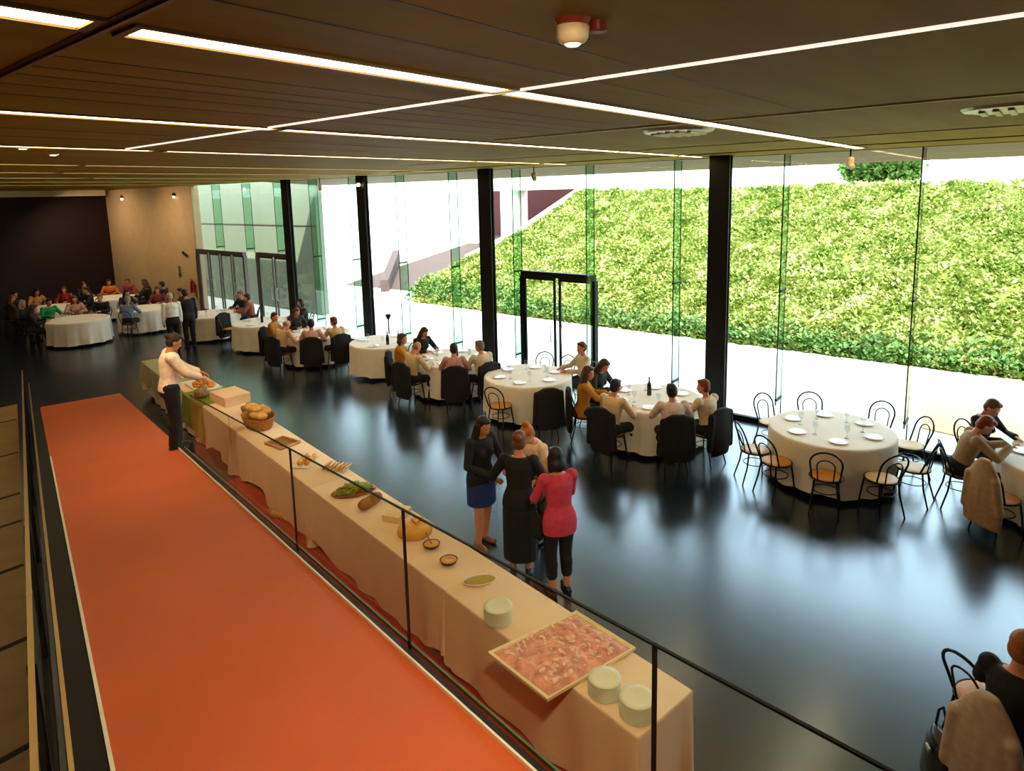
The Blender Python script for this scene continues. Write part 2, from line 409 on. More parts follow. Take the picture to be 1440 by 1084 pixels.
# steel columns just inside the glass
for i, (y, w) in enumerate(((4.50, 0.36), (9.90, 0.36), (14.29, 0.34), (17.93, 0.34))):
    bm = BM()
    box(bm, 11.05, 11.085, y-w/2, y+w/2, 0, 4.75); box(bm, 11.145, 11.18, y-w/2, y+w/2, 0, 4.75)
    box(bm, 11.085, 11.145, y-w/2+0.03, y+w/2-0.03, 0, 4.75)
    struct('column_%d' % (i+1), bm, m_black)

# glass front
FX = 11.56
fy = [-4.25, -2.31, -0.37, 1.56, 3.49, 5.42, 7.33, 9.25, 11.2, 13.1, 15.05, 16.95, 18.85, 20.75, 22.8, 24.95]
bm = BM(); box(bm, FX-0.04, FX+0.04, -4.3, 7.3, 0.0, 0.085); box(bm, FX-0.04, FX+0.04, 9.27, 18.6, 0.0, 0.085)
struct('trim_1', bm, m_black)
for i, (ya, yb) in enumerate(zip(fy, fy[1:])):
    w = bpy.data.objects.new('window_%d' % (i+1), None); COL.objects.link(w); w.location = (FX, (ya+yb)/2, 0); w['kind'] = 'structure'
    zb = 2.47 if (7.3 < ya < 9.0) else (2.42 if (18.8 < ya < 19.5 or ya > 20.7) else 0.085)
    h = (yb-ya)/2
    bm = BM(); box(bm, -0.008, 0.008, -h+0.008, h-0.008, zb, 4.75); obj('pane', bm, m_pane, w)
    if ya < 24:
        zf = 0.48 if ya < 17 else 2.5
        bm = BM(); box(bm, -0.30, -0.02, -h-0.009, -h+0.009, zf, 4.72); obj('fin', bm, m_fin, w)
        bm = BM(); box(bm, -0.31, -0.30, -h-0.010, -h+0.010, zf, 4.72); box(bm, -0.02, -0.009, -h-0.009, -h+0.009, max(0.1, zf-0.38), 4.72)
        obj('fin_edge', bm, m_finedge, w)
        for z in (0.55, 2.45) if ya < 17 else (2.55,):
            bm = BM(); box(bm, -0.30, -0.02, -h-0.02, -h+0.02, z, z+0.035); obj('clamp', bm, m_black, w)
# doors
def door_frame(name, ya, yb, zt, leaves, m, post=0.09, head=0.12):
    d = bpy.data.objects.new(name, None); COL.objects.link(d); d.location = (FX, (ya+yb)/2, 0); d['kind'] = 'structure'
    h = (yb-ya)/2
    bm = BM(); box(bm, -0.07, 0.07, -h, h, zt-head, zt); obj('header', bm, m, d)
    for s in (-1, 1):
        bm = BM(); box(bm, -0.06, 0.06, s*h-post/2, s*h+post/2, 0, zt-head); obj('jamb', bm, m, d)
    lw = 2*h/leaves
    for k in range(leaves):
        y0 = -h+k*lw+post/2; y1 = y0+lw-post
        bm = BM(); box(bm, -0.02, 0.02, y0, y0+0.05, 0.02, zt-head-0.01); box(bm, -0.02, 0.02, y1-0.05, y1, 0.02, zt-head-0.01)
        box(bm, -0.02, 0.02, y0+0.05, y1-0.05, 0.02, 0.12); box(bm, -0.02, 0.02, y0+0.05, y1-0.05, zt-head-0.07, zt-head-0.01)
        lf = obj('leaf', bm, m, d)
        bm = BM(); box(bm, -0.006, 0.006, y0+0.05, y1-0.05, 0.12, zt-head-0.07); obj('pane', bm, m_pane, lf)
        bm = BM(); hy = y1-0.10 if k % 2 == 0 else y0+0.10
        tube(bm, [(-0.03, hy, 0.9), (-0.07, hy, 0.92), (-0.07, hy, 1.28), (-0.03, hy, 1.3)], 0.012, 8); obj('handle', bm, m_steel, lf)
door_frame('door_1', 7.33, 9.25, 2.47, 2, m_black)
door_frame('door_2', 21.5, 24.95, 2.40, 4, m_framebrown, 0.10)
door_frame('door_3', 18.68, 20.62, 2.44, 2, m_framebrown, 0.10)

# ---------------- outdoors
bm = BM(); box(bm, 11.6, 34, -14, 46, -0.25, -0.03); struct('ground', bm, m_paving)
bm = BM()
pp = [(13.0, 1.55), (15.9, 1.75), (17.5, 0.9), (17.5, -8), (12.6, -8), (12.5, -1)]
vs = [bm.verts.new((x, y, -0.026)) for x, y in pp] ; bm.faces.new(vs)
r_ = bmesh.ops.extrude_face_region(bm, geom=list(bm.faces)); bmesh.ops.translate(bm, verts=[v for v in r_['geom'] if isinstance(v, bmesh.types.BMVert)], vec=(0, 0, 0.012))
struct('ground_beige', bm, m_beigeground)  # beige patch laid over the pale ground
# planted bank
HX0, HSL, HX1 = 17.55, 0.482, 26.2
def hz(x): return (x-HX0)*HSL
def yleft(x):   # outline of the bank's far end
    xs = [17.5, 18.6, 20.5, 22.6, 26.3]; ys = [19.6, 20.6, 19.4, 18.15, 17.35]
    return float(np.interp(x, xs, ys))
m_soil = mat('bank_soil', lin('#6f7a2c'), rough=0.95, var=0.3, scale=3)
bm = BM()
NX, NY = 40, 80
grid = []
for i in range(NX+1):
    x = HX0 + (HX1-HX0)*i/NX; row = []
    for j in range(NY+1):
        y = -13 + (yleft(x)+13)*j/NY
        z = hz(x) + 0.07*math.sin(3.1*x+1.3*y)*math.sin(2.3*y) + 0.05*math.sin(7*y+2*x)
        if i == 0: z = -0.03
        row.append(bm.verts.new((x, y, z)))
    grid.append(row)
for i in range(NX):
    for j in range(NY): bm.faces.new((grid[i][j], grid[i+1][j], grid[i+1][j+1], grid[i][j+1]))
low_ = [bm.verts.new((g[-1].co.x, g[-1].co.y+0.05, -0.03)) for g in grid]
for i in range(NX): bm.faces.new((grid[i][-1], grid[i+1][-1], low_[i+1], low_[i]))
o = struct('ground_bank', bm, m_soil, smooth=True)
# ground-cover foliage on the bank: uncountable leaves, one object
def leaf_mesh(name, N, pts_fn, size):
    P = pts_fn(N)                                          # N x 3 centres
    k = 4; n = len(P)
    C = np.repeat(P, k, axis=0); M_ = n*k
    C = C + RNG.normal(0, 1, (M_, 3))*np.array([0.05, 0.05, 0.03])
    az = RNG.uniform(0, 2*PI, M_); el = RNG.uniform(0.15, 1.2, M_); L = RNG.uniform(0.6, 1.3, M_)*size
    d = np.stack([np.cos(az)*np.cos(el), np.sin(az)*np.cos(el), np.sin(el)], 1)
    s = np.stack([-np.sin(az), np.cos(az), np.zeros(M_)], 1)
    w = (L*0.38)[:, None]; L = L[:, None]
    V = np.stack([C, C + d*L*0.5 + s*w, C + d*L, C + d*L*0.5 - s*w], 1).reshape(-1, 3)
    me = bpy.data.meshes.new(name); me.vertices.add(len(V)); me.vertices.foreach_set('co', V.ravel())
    me.loops.add(M_*4); me.loops.foreach_set('vertex_index', np.arange(M_*4))
    me.polygons.add(M_); me.polygons.foreach_set('loop_start', np.arange(M_)*4)
    me.update(); me.validate(); return me
def leaf_material(name, stops, scale):
    m = bpy.data.materials.new(name); m.use_nodes = True
    nt = m.node_tree; b = nt.nodes['Principled BSDF']; b.inputs['Roughness'].default_value = 0.55
    tc = nt.nodes.new('ShaderNodeTexCoord'); n = nt.nodes.new('ShaderNodeTexNoise'); n.inputs['Scale'].default_value = scale; n.inputs['Detail'].default_value = 5
    n.inputs['Roughness'].default_value = 0.7
    r = nt.nodes.new('ShaderNodeValToRGB'); e = r.color_ramp.elements
    e[0].position, e[0].color = stops[0][0], (*lin(stops[0][1]), 1); e[1].position, e[1].color = stops[-1][0], (*lin(stops[-1][1]), 1)
    for p, c in stops[1:-1]: q = e.new(p); q.color = (*lin(c), 1)
    nt.links.new(tc.outputs['Object'], n.inputs['Vector']); nt.links.new(n.outputs[0], r.inputs[0]); nt.links.new(r.outputs[0], b.inputs['Base Color'])
    tl = nt.nodes.new('ShaderNodeBsdfTranslucent'); mx = nt.nodes.new('ShaderNodeMixShader'); mx.inputs[0].default_value = 0.2
    nt.links.new(r.outputs[0], tl.inputs[0]); out = nt.nodes['Material Output']
    nt.links.new(b.outputs[0], mx.inputs[1]); nt.links.new(tl.outputs[0], mx.inputs[2]); nt.links.new(mx.outputs[0], out.inputs[0])
    return m
m_leaf = leaf_material('groundcover_leaves', [(0.26, '#4a6a1c'), (0.42, '#7d9138'), (0.56, '#a8b060'), (0.72, '#d0d0a2')], 1.3)
def bank_pts(N):
    x = HX0 - 0.05 + (HX1-HX0+0.05)*RNG.uniform(0, 1, N)**1.0; f = RNG.uniform(0, 1, N)
    yl = np.interp(x, [17.5, 18.6, 20.5, 22.6, 26.3], [19.6, 20.6, 19.4, 18.15, 17.35])
    y = -9 + (yl+9)*f
    clump = np.sin(2.1*x+3*np.sin(1.7*y))*np.sin(2.9*y+2*np.sin(1.3*x))
    z = (x-HX0)*HSL + 0.02 + 0.06*np.maximum(clump, 0)
    keep = RNG.uniform(0, 1, N) < 0.62+0.38*clump
    return np.stack([x, y, z], 1)[keep]
o = link_mesh('groundcover', leaf_mesh('groundcover', 105000, bank_pts, 0.125), m_leaf, smooth=False); tag(o, 'dense yellow green ground cover plants over the whole sloping bank outside', 'plants', kind='stuff')
m_leafd = leaf_material('shrub_leaves', [(0.30, '#2f5518'), (0.5, '#557a2e'), (0.75, '#84a052')], 2.0)
def edge_pts(N):
    y = RNG.uniform(-9, 20.3, N); x = 17.45 + np.abs(RNG.normal(0, 0.35, N)); x = np.where(y > 15, x + RNG.uniform(0, 0.9, N)*(y > 15), x)
    z = np.maximum((x-HX0)*HSL, 0) + RNG.uniform(0, 1, N)**2*0.25
    return np.stack([x, y, z], 1)
o = link_mesh('border_shrubs', leaf_mesh('border_shrubs', 7000, edge_pts, 0.12), m_leafd, smooth=False); tag(o, 'darker green low shrubs along the foot of the planted bank', 'shrubs', kind='stuff')
# concrete kerb down the bank's far edge, plateau above
m_conc = mat('pale_concrete', lin('#e6ddd0'), rough=0.8)
bm = BM()
for (xa, xb) in ((20.6, 22.6), (22.6, 26.3)):
    ya, yb = yleft(xa), yleft(xb); za, zb = hz(xa), hz(xb)
    hexa(bm, [(xa, ya, -0.03), (xa, ya+0.35, -0.03), (xb, yb+0.35, -0.03), (xb, yb, -0.03), (xa, ya, za+0.12), (xa, ya+0.35, za+0.12), (xb, yb+0.35, zb+0.12), (xb, yb, zb+0.12)])
struct('trim_bank_kerb', bm, m_conc)
bm = BM(); box(bm, 26.25, 34, -14, 17.6, -0.03, 4.13); struct('ground_plateau', bm, m_conc)
bm = BM(); box(bm, 31, 31.3, -14, 17.6, 4.32, 5.6); struct('wall_plateau', bm, m_white)
# tree bush on the plateau
def bush_pts(N):
    v = RNG.normal(0, 1, (N, 3)); v /= np.linalg.norm(v, axis=1)[:, None]
    return np.array([27.6, 5.1, 4.75]) + v*np.array([0.8, 1.4, 0.75])*RNG.uniform(0.6, 1, (N, 1))
t = thing('shrub', 'loose green shrub on top of the bank below the ceiling edge', 'shrub', (27.6, 5.1, 4.13))
me = leaf_mesh('foliage', 1500, bush_pts, 0.2); o = link_mesh('foliage', me, m_leafd, smooth=False); reparent(o, t)
bm = BM()
for k in range(5):
    a_ = 2*PI*k/5; tube(bm, [(0, 0, 0), (0.15*math.cos(a_), 0.25*math.sin(a_), 0.4), (0.5*math.cos(a_), 0.8*math.sin(a_), 0.9)], [0.04, 0.03, 0.012], 6)
obj('stem', bm, mat('bark', lin('#5a4630'), rough=0.9), t)
# white building beyond with a maroon recess
bm = BM()
box(bm, 29.0, 30, 26.6, 52, -0.03, 8); box(bm, 29.0, 30, 17.0, 26.6, 4.35, 8); box(bm, 29.0, 31.6, 17.65, 18.3, -0.03, 4.35)
struct('building_white', bm, m_white)
bm = BM(); box(bm, 31.5, 31.8, 18.0, 28, -0.03, 4.9); struct('building_recess', bm, m_maroon)
bm = BM(); box(bm, 29.2, 30.1, 23.6, 24.9, -0.03, 4.35); struct('building_pier', bm, m_conc)
bm = BM()
hexa(bm, [(19.6, 20.9, -0.03), (31.4, 18.5, -0.03), (31.4, 27.5, -0.03), (19.2, 26.5, -0.03), (19.6, 20.9, -0.02), (31.4, 18.5, 2.0), (31.4, 27.5, 1.6), (19.2, 26.5, -0.02)])
struct('ground_red_ramp', bm, m_redpave)
bm = BM()
hexa(bm, [(18.6, 23.0, -0.03), (18.9, 22.8, -0.03), (23.5, 27.3, -0.03), (23.2, 27.5, -0.03), (18.6, 23.0, 0.5), (18.9, 22.8, 0.5), (23.5, 27.3, 1.3), (23.2, 27.5, 1.3)])
struct('wall_red_parapet', bm, m_redpave)
# pale wall of the porch outside the far doors
bm = BM(); box(bm, 13.7, 14.0, 20.3, 34, -0.03, 8); struct('wall_porch', bm, m_panel)
bm = BM(); box(bm, 13.68, 13.7, 20.3, 34, 3.18, 3.22); struct('trim_porch', bm, m_framebrown)
# ================================================================== FURNITURE
m_cloth = mat('white_tablecloth', lin('#f2e9da'), rough=0.85, var=0.04, scale=4, sheen=0.1, bump=0.08, bscale=25)
m_buffetcloth = mat('cream_peach_tablecloth', lin('#efd3ae'), rough=0.85, var=0.04, scale=4, sheen=0.1, bump=0.08, bscale=25)
m_wood = mat('plain_wood', lin('#8a5a2c'), rough=0.5)
m_chair = mat('black_chair_tube', lin('#14110f'), rough=0.3, metal=0.4, var=0.1)
m_seat = mat('orange_wood_seat', lin('#d08a22'), rough=0.45, var=0.2, scale=8)
m_seatp = mat('pale_wood_seat', lin('#e2c08c'), rough=0.45, var=0.15, scale=8)
m_jacketblack = mat('black_cloth', lin('#0c0a0a'), rough=0.85, var=0.2)

def round_cloth_mesh(seed, rad=0.835, h=0.75, hem=0.075):
    rnd = random.Random(seed); bm = BM(); n = 120
    nf = 13; ph = rnd.random()*6; ph2 = rnd.random()*6
    prof = [(0.0, h), (0.4, h), (0.75, h), (rad-0.02, h), (rad-0.004, h-0.006), (rad+0.004, h-0.03)]
    zs = [h-0.03-(h-0.03-hem)*k/9 for k in range(1, 10)]
    rings = []
    for r, z in prof[1:]: rings.append([bm.verts.new((r*math.cos(2*PI*k/n), r*math.sin(2*PI*k/n), z)) for k in range(n)])
    for z in zs:
        f = (h-z)/h; ring = []
        for k in range(n):
            a = 2*PI*k/n
            rr = rad+0.004 + f*(0.014 + 0.034*math.sin(nf*a+ph+0.6*math.sin(3*a+ph2)) + 0.012*math.sin(29*a+ph2))
            zz = z + (0.012*math.sin(5*a+ph) if z == zs[-1] else 0)
            ring.append(bm.verts.new((rr*math.cos(a), rr*math.sin(a), zz)))
        rings.append(ring)
    c = bm.verts.new((0, 0, h))
    for k in range(n): bm.faces.new((c, rings[0][k], rings[0][(k+1) % n]))
    for A, B in zip(rings, rings[1:]):
        for k in range(n): bm.faces.new((A[k], B[k], B[(k+1) % n], A[(k+1) % n]))
    me = bpy.data.meshes.new('tablecloth'); bmesh.ops.recalc_face_normals(bm, faces=bm.faces); bm.to_mesh(me); bm.free(); return me
cloth_meshes = [round_cloth_mesh(s) for s in range(4)]
bm = BM(); lathe(bm, [(0.78, 0.71), (0.82, 0.715), (0.82, 0.735), (0.78, 0.74)], 40); _tt = bpy.data.meshes.new('tabletop'); bm.to_mesh(_tt); bm.free()
bm = BM(); lathe(bm, [(0.30, 0.0), (0.29, 0.03), (0.05, 0.07), (0.04, 0.35), (0.05, 0.66), (0.2, 0.71)], 20); _tp = bpy.data.meshes.new('pedestal'); bm.to_mesh(_tp); bm.free()
TABLES = {}
def round_table(key, x, y, desc, seed):
    t = thing('banquet_table', 'round table in floor length white cloth, '+desc, 'table', (x, y, 0), seed*0.7, 'round banquet tables')
    link_mesh('tablecloth', cloth_meshes[seed % 4], m_cloth, t)
    link_mesh('tabletop', _tt, m_wood, t); link_mesh('pedestal', _tp, m_wood, t)
    TABLES[key] = (x, y)
round_table('T1', 9.87, 2.27, 'unoccupied and ringed by empty wire chairs', 0)
round_table('T2', 9.57, 7.58, 'in front of the black glass exit door', 1)
round_table('T3', 9.68, 5.02, 'mustard jacket guest, beside the widest column', 2)
round_table('T4', 9.75, 9.75, 'grey haired guest, by the second column', 3)
round_table('T5', 9.95, 12.25, 'no guests, by the third black column', 1)
round_table('T6', 9.6, 14.55, 'shared by mustard coat and red haired guests', 2)
round_table('T7', 9.65, 17.2, 'before the two leaf bronze door', 3)
round_table('T8', 9.45, 19.85, 'before the four leaf bronze door', 0)
round_table('T9', 6.7, 22.6, 'first one in the dim hall end', 1)
round_table('T10', 7.0, 26.0, 'in the crowd by the dark end wall', 2)
round_table('T11', 8.75, 22.9, 'behind the far white shirted waiter', 3)
round_table('T12', 10.3, -0.45, 'where the reddish haired man reads', 0)
round_table('T13', 9.0, 26.6, 'beside the beige wall, dim hall end', 1)

# bentwood style wire chair, front toward +Y
def chair_meshes():
    out = {}
    def mk(name, bm):
        bmesh.ops.recalc_face_normals(bm, faces=bm.faces)
        me = bpy.data.meshes.new(name); bm.to_mesh(me); bm.free(); me.polygons.foreach_set('use_smooth', [True]*len(me.polygons))
        try: me.set_sharp_from_angle(angle=R(40))
        except Exception: pass
        out[name] = me
    bm = BM(); lathe(bm, [(0.17, 0.452), (0.188, 0.456), (0.192, 0.464), (0.18, 0.472), (0.10, 0.470), (0.0001, 0.468)], 32); mk('seat', bm)
    bm = BM(); tube(bm, [(0.2*math.cos(2*PI*k/28), 0.2*math.sin(2*PI*k/28), 0.455) for k in range(28)], 0.013, 8, closed=True); mk('seat_ring', bm)
    def hoop(w, zt, y0, y1, z0, r):
        pts = []
        for k in range(21):
            t = -1+2*k/20
            a = PI*(k/20)
            if k <= 5: f = k/5; pts.append((-w*(0.86+0.14*f), y0+(y1-y0)*0.6*f, z0+(zt-w*0.9-z0)*f))
            elif k >= 15: f = (20-k)/5; pts.append((w*(0.86+0.14*f), y0+(y1-y0)*0.6*f, z0+(zt-w*0.9-z0)*f))
            else:
                a = PI*(k-5)/10; pts.append((-w*math.cos(a), y0+(y1-y0)*(0.6+0.4*math.sin(a)), zt-w*0.9+w*0.9*math.sin(a)))
        bm = BM(); tube(bm, pts, r, 8); return bm
    mk('back_hoop', hoop(0.19, 0.87, -0.118, -0.27, 0.455, 0.0125))
    mk('inner_hoop', hoop(0.105, 0.76, -0.18, -0.25, 0.455, 0.009))
    for i, (sx, sy) in enumerate(((-1, 1), (1, 1), (-1, -1), (1, -1))):
        bm = BM(); tube(bm, [(sx*0.13, sy*0.14, 0.452), (sx*0.15, sy*0.165, 0.25), (sx*0.175, sy*(0.185 if sy > 0 else 0.235), 0.0)], [0.0125, 0.012, 0.0105], 8); mk('leg%d' % i, bm)
    bm = BM(); tube(bm, [(0.155*math.cos(2*PI*k/24), 0.160*math.sin(2*PI*k/24), 0.27) for k in range(24)], 0.007, 6, closed=True); mk('leg_ring', bm)
    return out
CM = chair_meshes(); _chair0 = {}
def chair(x, y, face, label, group, pale=False):
    """face = point the chair looks at"""
    rz = math.atan2(face[1]-y, face[0]-x) - PI/2
    near = min(TABLES.values(), key=lambda q: math.hypot(q[0]-x, q[1]-y)); dx, dy = x-near[0], y-near[1]; dd = math.hypot(dx, dy)
    if dd < 1.05: x, y = near[0]+dx*1.05/dd, near[1]+dy*1.05/dd
    if pale in _chair0: return dup(_chair0[pale], (x, y, 0), rz, label, group)
    t = thing('cafe_chair', label, 'chair', (x, y, 0), rz, group)
    def part(n, me, m):
        o = bpy.data.objects.new(n, me if not (pale and n == 'seat') else me.copy()); COL.objects.link(o); o.parent = t
        if not o.data.materials: o.data.materials.append(m)
        elif pale and n == 'seat': o.data.materials[0] = m
    part('seat', CM['seat'], m_seatp if pale else m_seat); part('seat_ring', CM['seat_ring'], m_chair)
    part('back_hoop', CM['back_hoop'], m_chair); part('inner_hoop', CM['inner_hoop'], m_chair)
    for i in range(4): part('leg', CM['leg%d' % i], m_chair)
    part('leg_ring', CM['leg_ring'], m_chair)
    _chair0[pale] = t
    return t
T = TABLES
G1_ = 'wire chairs round the unoccupied table'
for (x, y, lab, pale) in ((9.17, 3.10, 'black wire chair on the column side of the unoccupied table', True),
        (10.45, 3.28, 'black wire chair between the unoccupied table and the glass, next to the column', True),
        (10.85, 2.78, 'black wire chair on the glass side of the unoccupied table, second from the column', True),
        (10.98, 1.92, 'black wire chair on the glass side of the unoccupied table, third from the column', True),
        (10.62, 1.40, 'black wire chair squeezed between the unoccupied table and the second green glass fin', True),
        (9.02, 2.68, 'black wire chair with orange seat, nearest the column among those facing the glass', False),
        (8.83, 2.06, 'black wire chair with orange seat at the very front of the unoccupied table', False),
        (9.26, 1.58, 'black wire chair with pale seat at the front of the unoccupied table', True),
        (9.78, 1.22, 'black wire chair turned side on at the unoccupied table, toward the reading man', True)):
    chair(x, y, T['T1'], lab, G1_, pale)
chair(8.66, 7.42, T['T2'], 'wire chair with orange seat in front of the table by the exit door', 'wire chairs at the table by the exit door')
chair(8.82, 6.62, T['T2'], 'wire chair with pale seat half under a dark jacket, near the mustard jacket woman', 'wire chairs at the table by the exit door', True)
chair(10.62, 8.02, T['T2'], 'wire chair back standing against the black exit door frame', 'wire chairs at the table by the exit door', True)
chair(10.66, 7.56, T['T2'], 'wire chair back centred before the exit door glass', 'wire chairs at the table by the exit door', True)
chair(9.95, 0.70, (10.3, -0.45), 'black wire chair under the reddish haired reader', 'chairs at the reading man\'s table', False)
# chairs whose seats are hidden by guests are built with the guests below

# crockery on the round tables
m_china = mat('white_china', lin('#f6f3ee'), rough=0.2, var=0.02)
m_glassware = glass('drinking_glass', (0.90, 0.93, 0.93), 0.10)
m_bottle = mat('dark_bottle_glass', lin('#10140d'), rough=0.12, var=0.1)
bm = BM(); lathe(bm, [(0.05, 0.0), (0.075, 0.004), (0.125, 0.016), (0.125, 0.02), (0.075, 0.010), (0.0001, 0.008)], 28, capt=False); _pl = bpy.data.meshes.new('plate'); bm.to_mesh(_pl); bm.free()
bm = BM(); lathe(bm, [(0.032, 0), (0.03, 0.004), (0.005, 0.01), (0.004, 0.08), (0.022, 0.10), (0.036, 0.13), (0.034, 0.175), (0.030, 0.2)], 16, capt=False); _wg = bpy.data.meshes.new('wine_glass'); bm.to_mesh(_wg); bm.free()
bm = BM(); lathe(bm, [(0.036, 0), (0.038, 0.01), (0.038, 0.17), (0.030, 0.20), (0.013, 0.235), (0.012, 0.29), (0.015, 0.295), (0.015, 0.31)], 16); _bt = bpy.data.meshes.new('bottle'); bm.to_mesh(_bt); bm.free()
place_desc = {'T1': 'the unoccupied wire chair table', 'T2': 'the table by the exit door', 'T3': 'the table by the widest column', 'T4': 'the table by the second column', 'T5': 'the guestless table by the third column', 'T6': 'the table of the mustard coat guest', 'T7': 'the table before the two leaf door', 'T8': 'the table before the four leaf door', 'T12': 'the reading man\'s table'}
for key, d in place_desc.items():
    tx, ty = T[key]; n = 6 if key in ('T1', 'T2', 'T3', 'T4', 'T12') else 4
    for k in range(n):
        a = 2*PI*k/n+0.4
        o = link_mesh('plate', _pl, m_china, loc=(tx+0.56*math.cos(a), ty+0.56*math.sin(a), 0.7505)); tag(o, f'white dinner plate laid on {d}', 'plate', f'plates on {d}')
        o = link_mesh('wine_glass', _wg, m_glassware, loc=(tx+0.40*math.cos(a+0.35), ty+0.40*math.sin(a+0.35), 0.7505)); tag(o, f'clear stemmed wine glass on {d}', 'glass', f'wine glasses on {d}')
for key, dx, dy, lab in (('T5', -0.2, -0.35, 'dark bottle on the guestless table by the third column, nearer of two'), ('T5', 0.05, -0.45, 'dark bottle on the guestless table by the third column, closer to the glass'),
                         ('T7', -0.1, -0.1, 'small dark bottle on the table before the two leaf door'), ('T3', 0.1, 0.1, 'dark wine bottle on the table by the widest column'), ('T4', 0.1, 0.0, 'dark wine bottle on the table by the second column')):
    o = link_mesh('bottle', _bt, m_bottle, loc=(T[key][0]+dx, T[key][1]+dy, 0.7505)); tag(o, lab, 'bottle', 'dark bottles on the tables')
t = thing('table_lamp', 'slim black post with flared top standing behind the guestless table', 'stand', (11.0, 13.35, 0))
bm = BM(); lathe(bm, [(0.14, 0), (0.13, 0.02), (0.02, 0.03)], 20); obj('base', bm, m_black, t)
bm = BM(); tube(bm, [(0, 0, 0.02), (0, 0, 1.05)], 0.018, 10); obj('pole', bm, m_black, t)
bm = BM(); lathe(bm, [(0.03, 1.0), (0.07, 1.08), (0.075, 1.12), (0.05, 1.14)], 16); obj('flared_top', bm, m_black, t)

# ================================================================== BUFFET
# table run: front edge and back edge are parallel straight lines
BD = Vector((0.172, 1.0, 0)).normalized(); BN = Vector((BD.y, -BD.x, 0))
B0 = Vector((3.335, 1.80, 0))            # front corner of the near end
BW = 0.60
BANG = math.atan2(BD.y, BD.x)
def bp(s, w, z=0.75):
    p = B0 + BD*s + BN*w; return Vector((p.x, p.y, z))
def sw(x, y):
    d = Vector((x, y, 0))-B0; return d.dot(BD), d.dot(BN)
def rect_cloth(L, Wd, h, seed, lift=0.05, endgather=True):
    """tablecloth over a long table, s along +X, w along +Y (0..Wd)"""
    rnd = random.Random(seed); bm = BM(); c = 0.008
    per = []
    def arc(cx, cy, a0):
        for k in range(5): a = a0+PI/2*k/4; per.append((cx+c*math.cos(a), cy+c*math.sin(a), math.cos(a), math.sin(a)))
    def edge(x0, y0, x1, y1, nx, ny):
        d = math.hypot(x1-x0, y1-y0); n = max(3, int(d/0.045))
        for k in range(1, n): per.append((x0+(x1-x0)*k/n, y0+(y1-y0)*k/n, nx, ny))
    arc(c, c, PI); edge(c, 0, L-c, 0, 0, -1); arc(L-c, c, -PI/2); edge(L, c, L, Wd-c, 1, 0); arc(L-c, Wd-c, 0); edge(L-c, Wd, c, Wd, 0, 1); arc(c, Wd-c, PI/2); edge(0, Wd-c, 0, c, -1, 0)
    n = len(per); ph = [rnd.random()*6 for _ in range(6)]
    rings = []
    def inset(d, z): return [bm.verts.new((min(max(x-nx*d*0.3, d), L-d), min(max(y-ny*d*0.3, d), Wd-d), z)) for x, y, nx, ny in per]
    rings.append(inset(0.006, h)); rings.append(inset(0.001, h-0.003))
    s = 0; ss = []
    for i in range(n):
        ss.append(s); j = (i+1) % n; s += math.hypot(per[j][0]-per[i][0], per[j][1]-per[i][1])
    for k in range(11):
        f = (k+0.2)/10.2; ring = []
        for i, (x, y, nx, ny) in enumerate(per):
            q = ss[i]
            hem = 0.02 + lift*max(0, math.sin(1.9*q+ph[0]) + 0.6*math.sin(4.3*q+ph[1]) - 0.1)
            corner = math.exp(-(min(abs(x), abs(x-L))/0.10)**2)*math.exp(-(min(abs(y), abs(y-Wd))/0.10)**2)
            am = f*(0.010+0.018*math.sin(2.2*q+ph[2])**2)
            off = am*math.sin(13*q+ph[3]+math.sin(3*q+ph[4])) + f*0.012 + corner*f*(0.05+0.03*math.sin(60*q))
            off = max(off, -0.012)
            z = h-0.012 - (h-0.012-hem)*f
            ring.append(bm.verts.new((x+nx*off, y+ny*off, z)))
        rings.append(ring)
    bm.faces.new(rings[0])
    for A, B in zip(rings, rings[1:]):
        for k in range(n): bm.faces.new((A[k], B[k], B[(k+1) % n], A[(k+1) % n]))
    return bm
sA = [0.0, 2.15, 4.95, 7.85, 10.7, 13.55]
seg_lab = ['first cloth covered buffet table, holding the pink meat tray and plate stacks', 'second cloth covered buffet table, holding the oval dish and yellow cheese wheel', 'third cloth covered buffet table, holding the wooden board and pastries',
           'fourth cloth covered buffet table, holding the large bread basket', 'last cloth covered buffet table, beside the standing waiter']
for i, (s0, s1) in enumerate(zip(sA, sA[1:])):
    t = thing('buffet_table', seg_lab[i], 'table', bp(s0, 0, 0), BANG, 'long buffet tables in a row')
    Wd = BW; L = s1-s0-0.001
    bm = rect_cloth(L, Wd, 0.75, 40+i, lift=0.10 if i else 0.05)
    # local +X along the run, local +Y is to the ramp side after rotation, so mirror
    bmesh.ops.transform(bm, matrix=Matrix.Diagonal((1, -1, 1, 1)), verts=bm.verts)
    o = obj('tablecloth', bm, m_buffetcloth, t, smooth=True)
    bm = BM(); box(bm, 0.02, L-0.02, -Wd+0.02, -0.02, 0.715, 0.742); obj('tabletop', bm, m_wood, t)
    for (lx, ly) in ((0.1, 0.08), (0.1, Wd-0.08), (L-0.1, 0.08), (L-0.1, Wd-0.08)):
        bm = BM(); tube(bm, [(lx, -ly, 0), (lx, -ly, 0.715)], 0.02, 8); obj('leg', bm, m_chair, t)
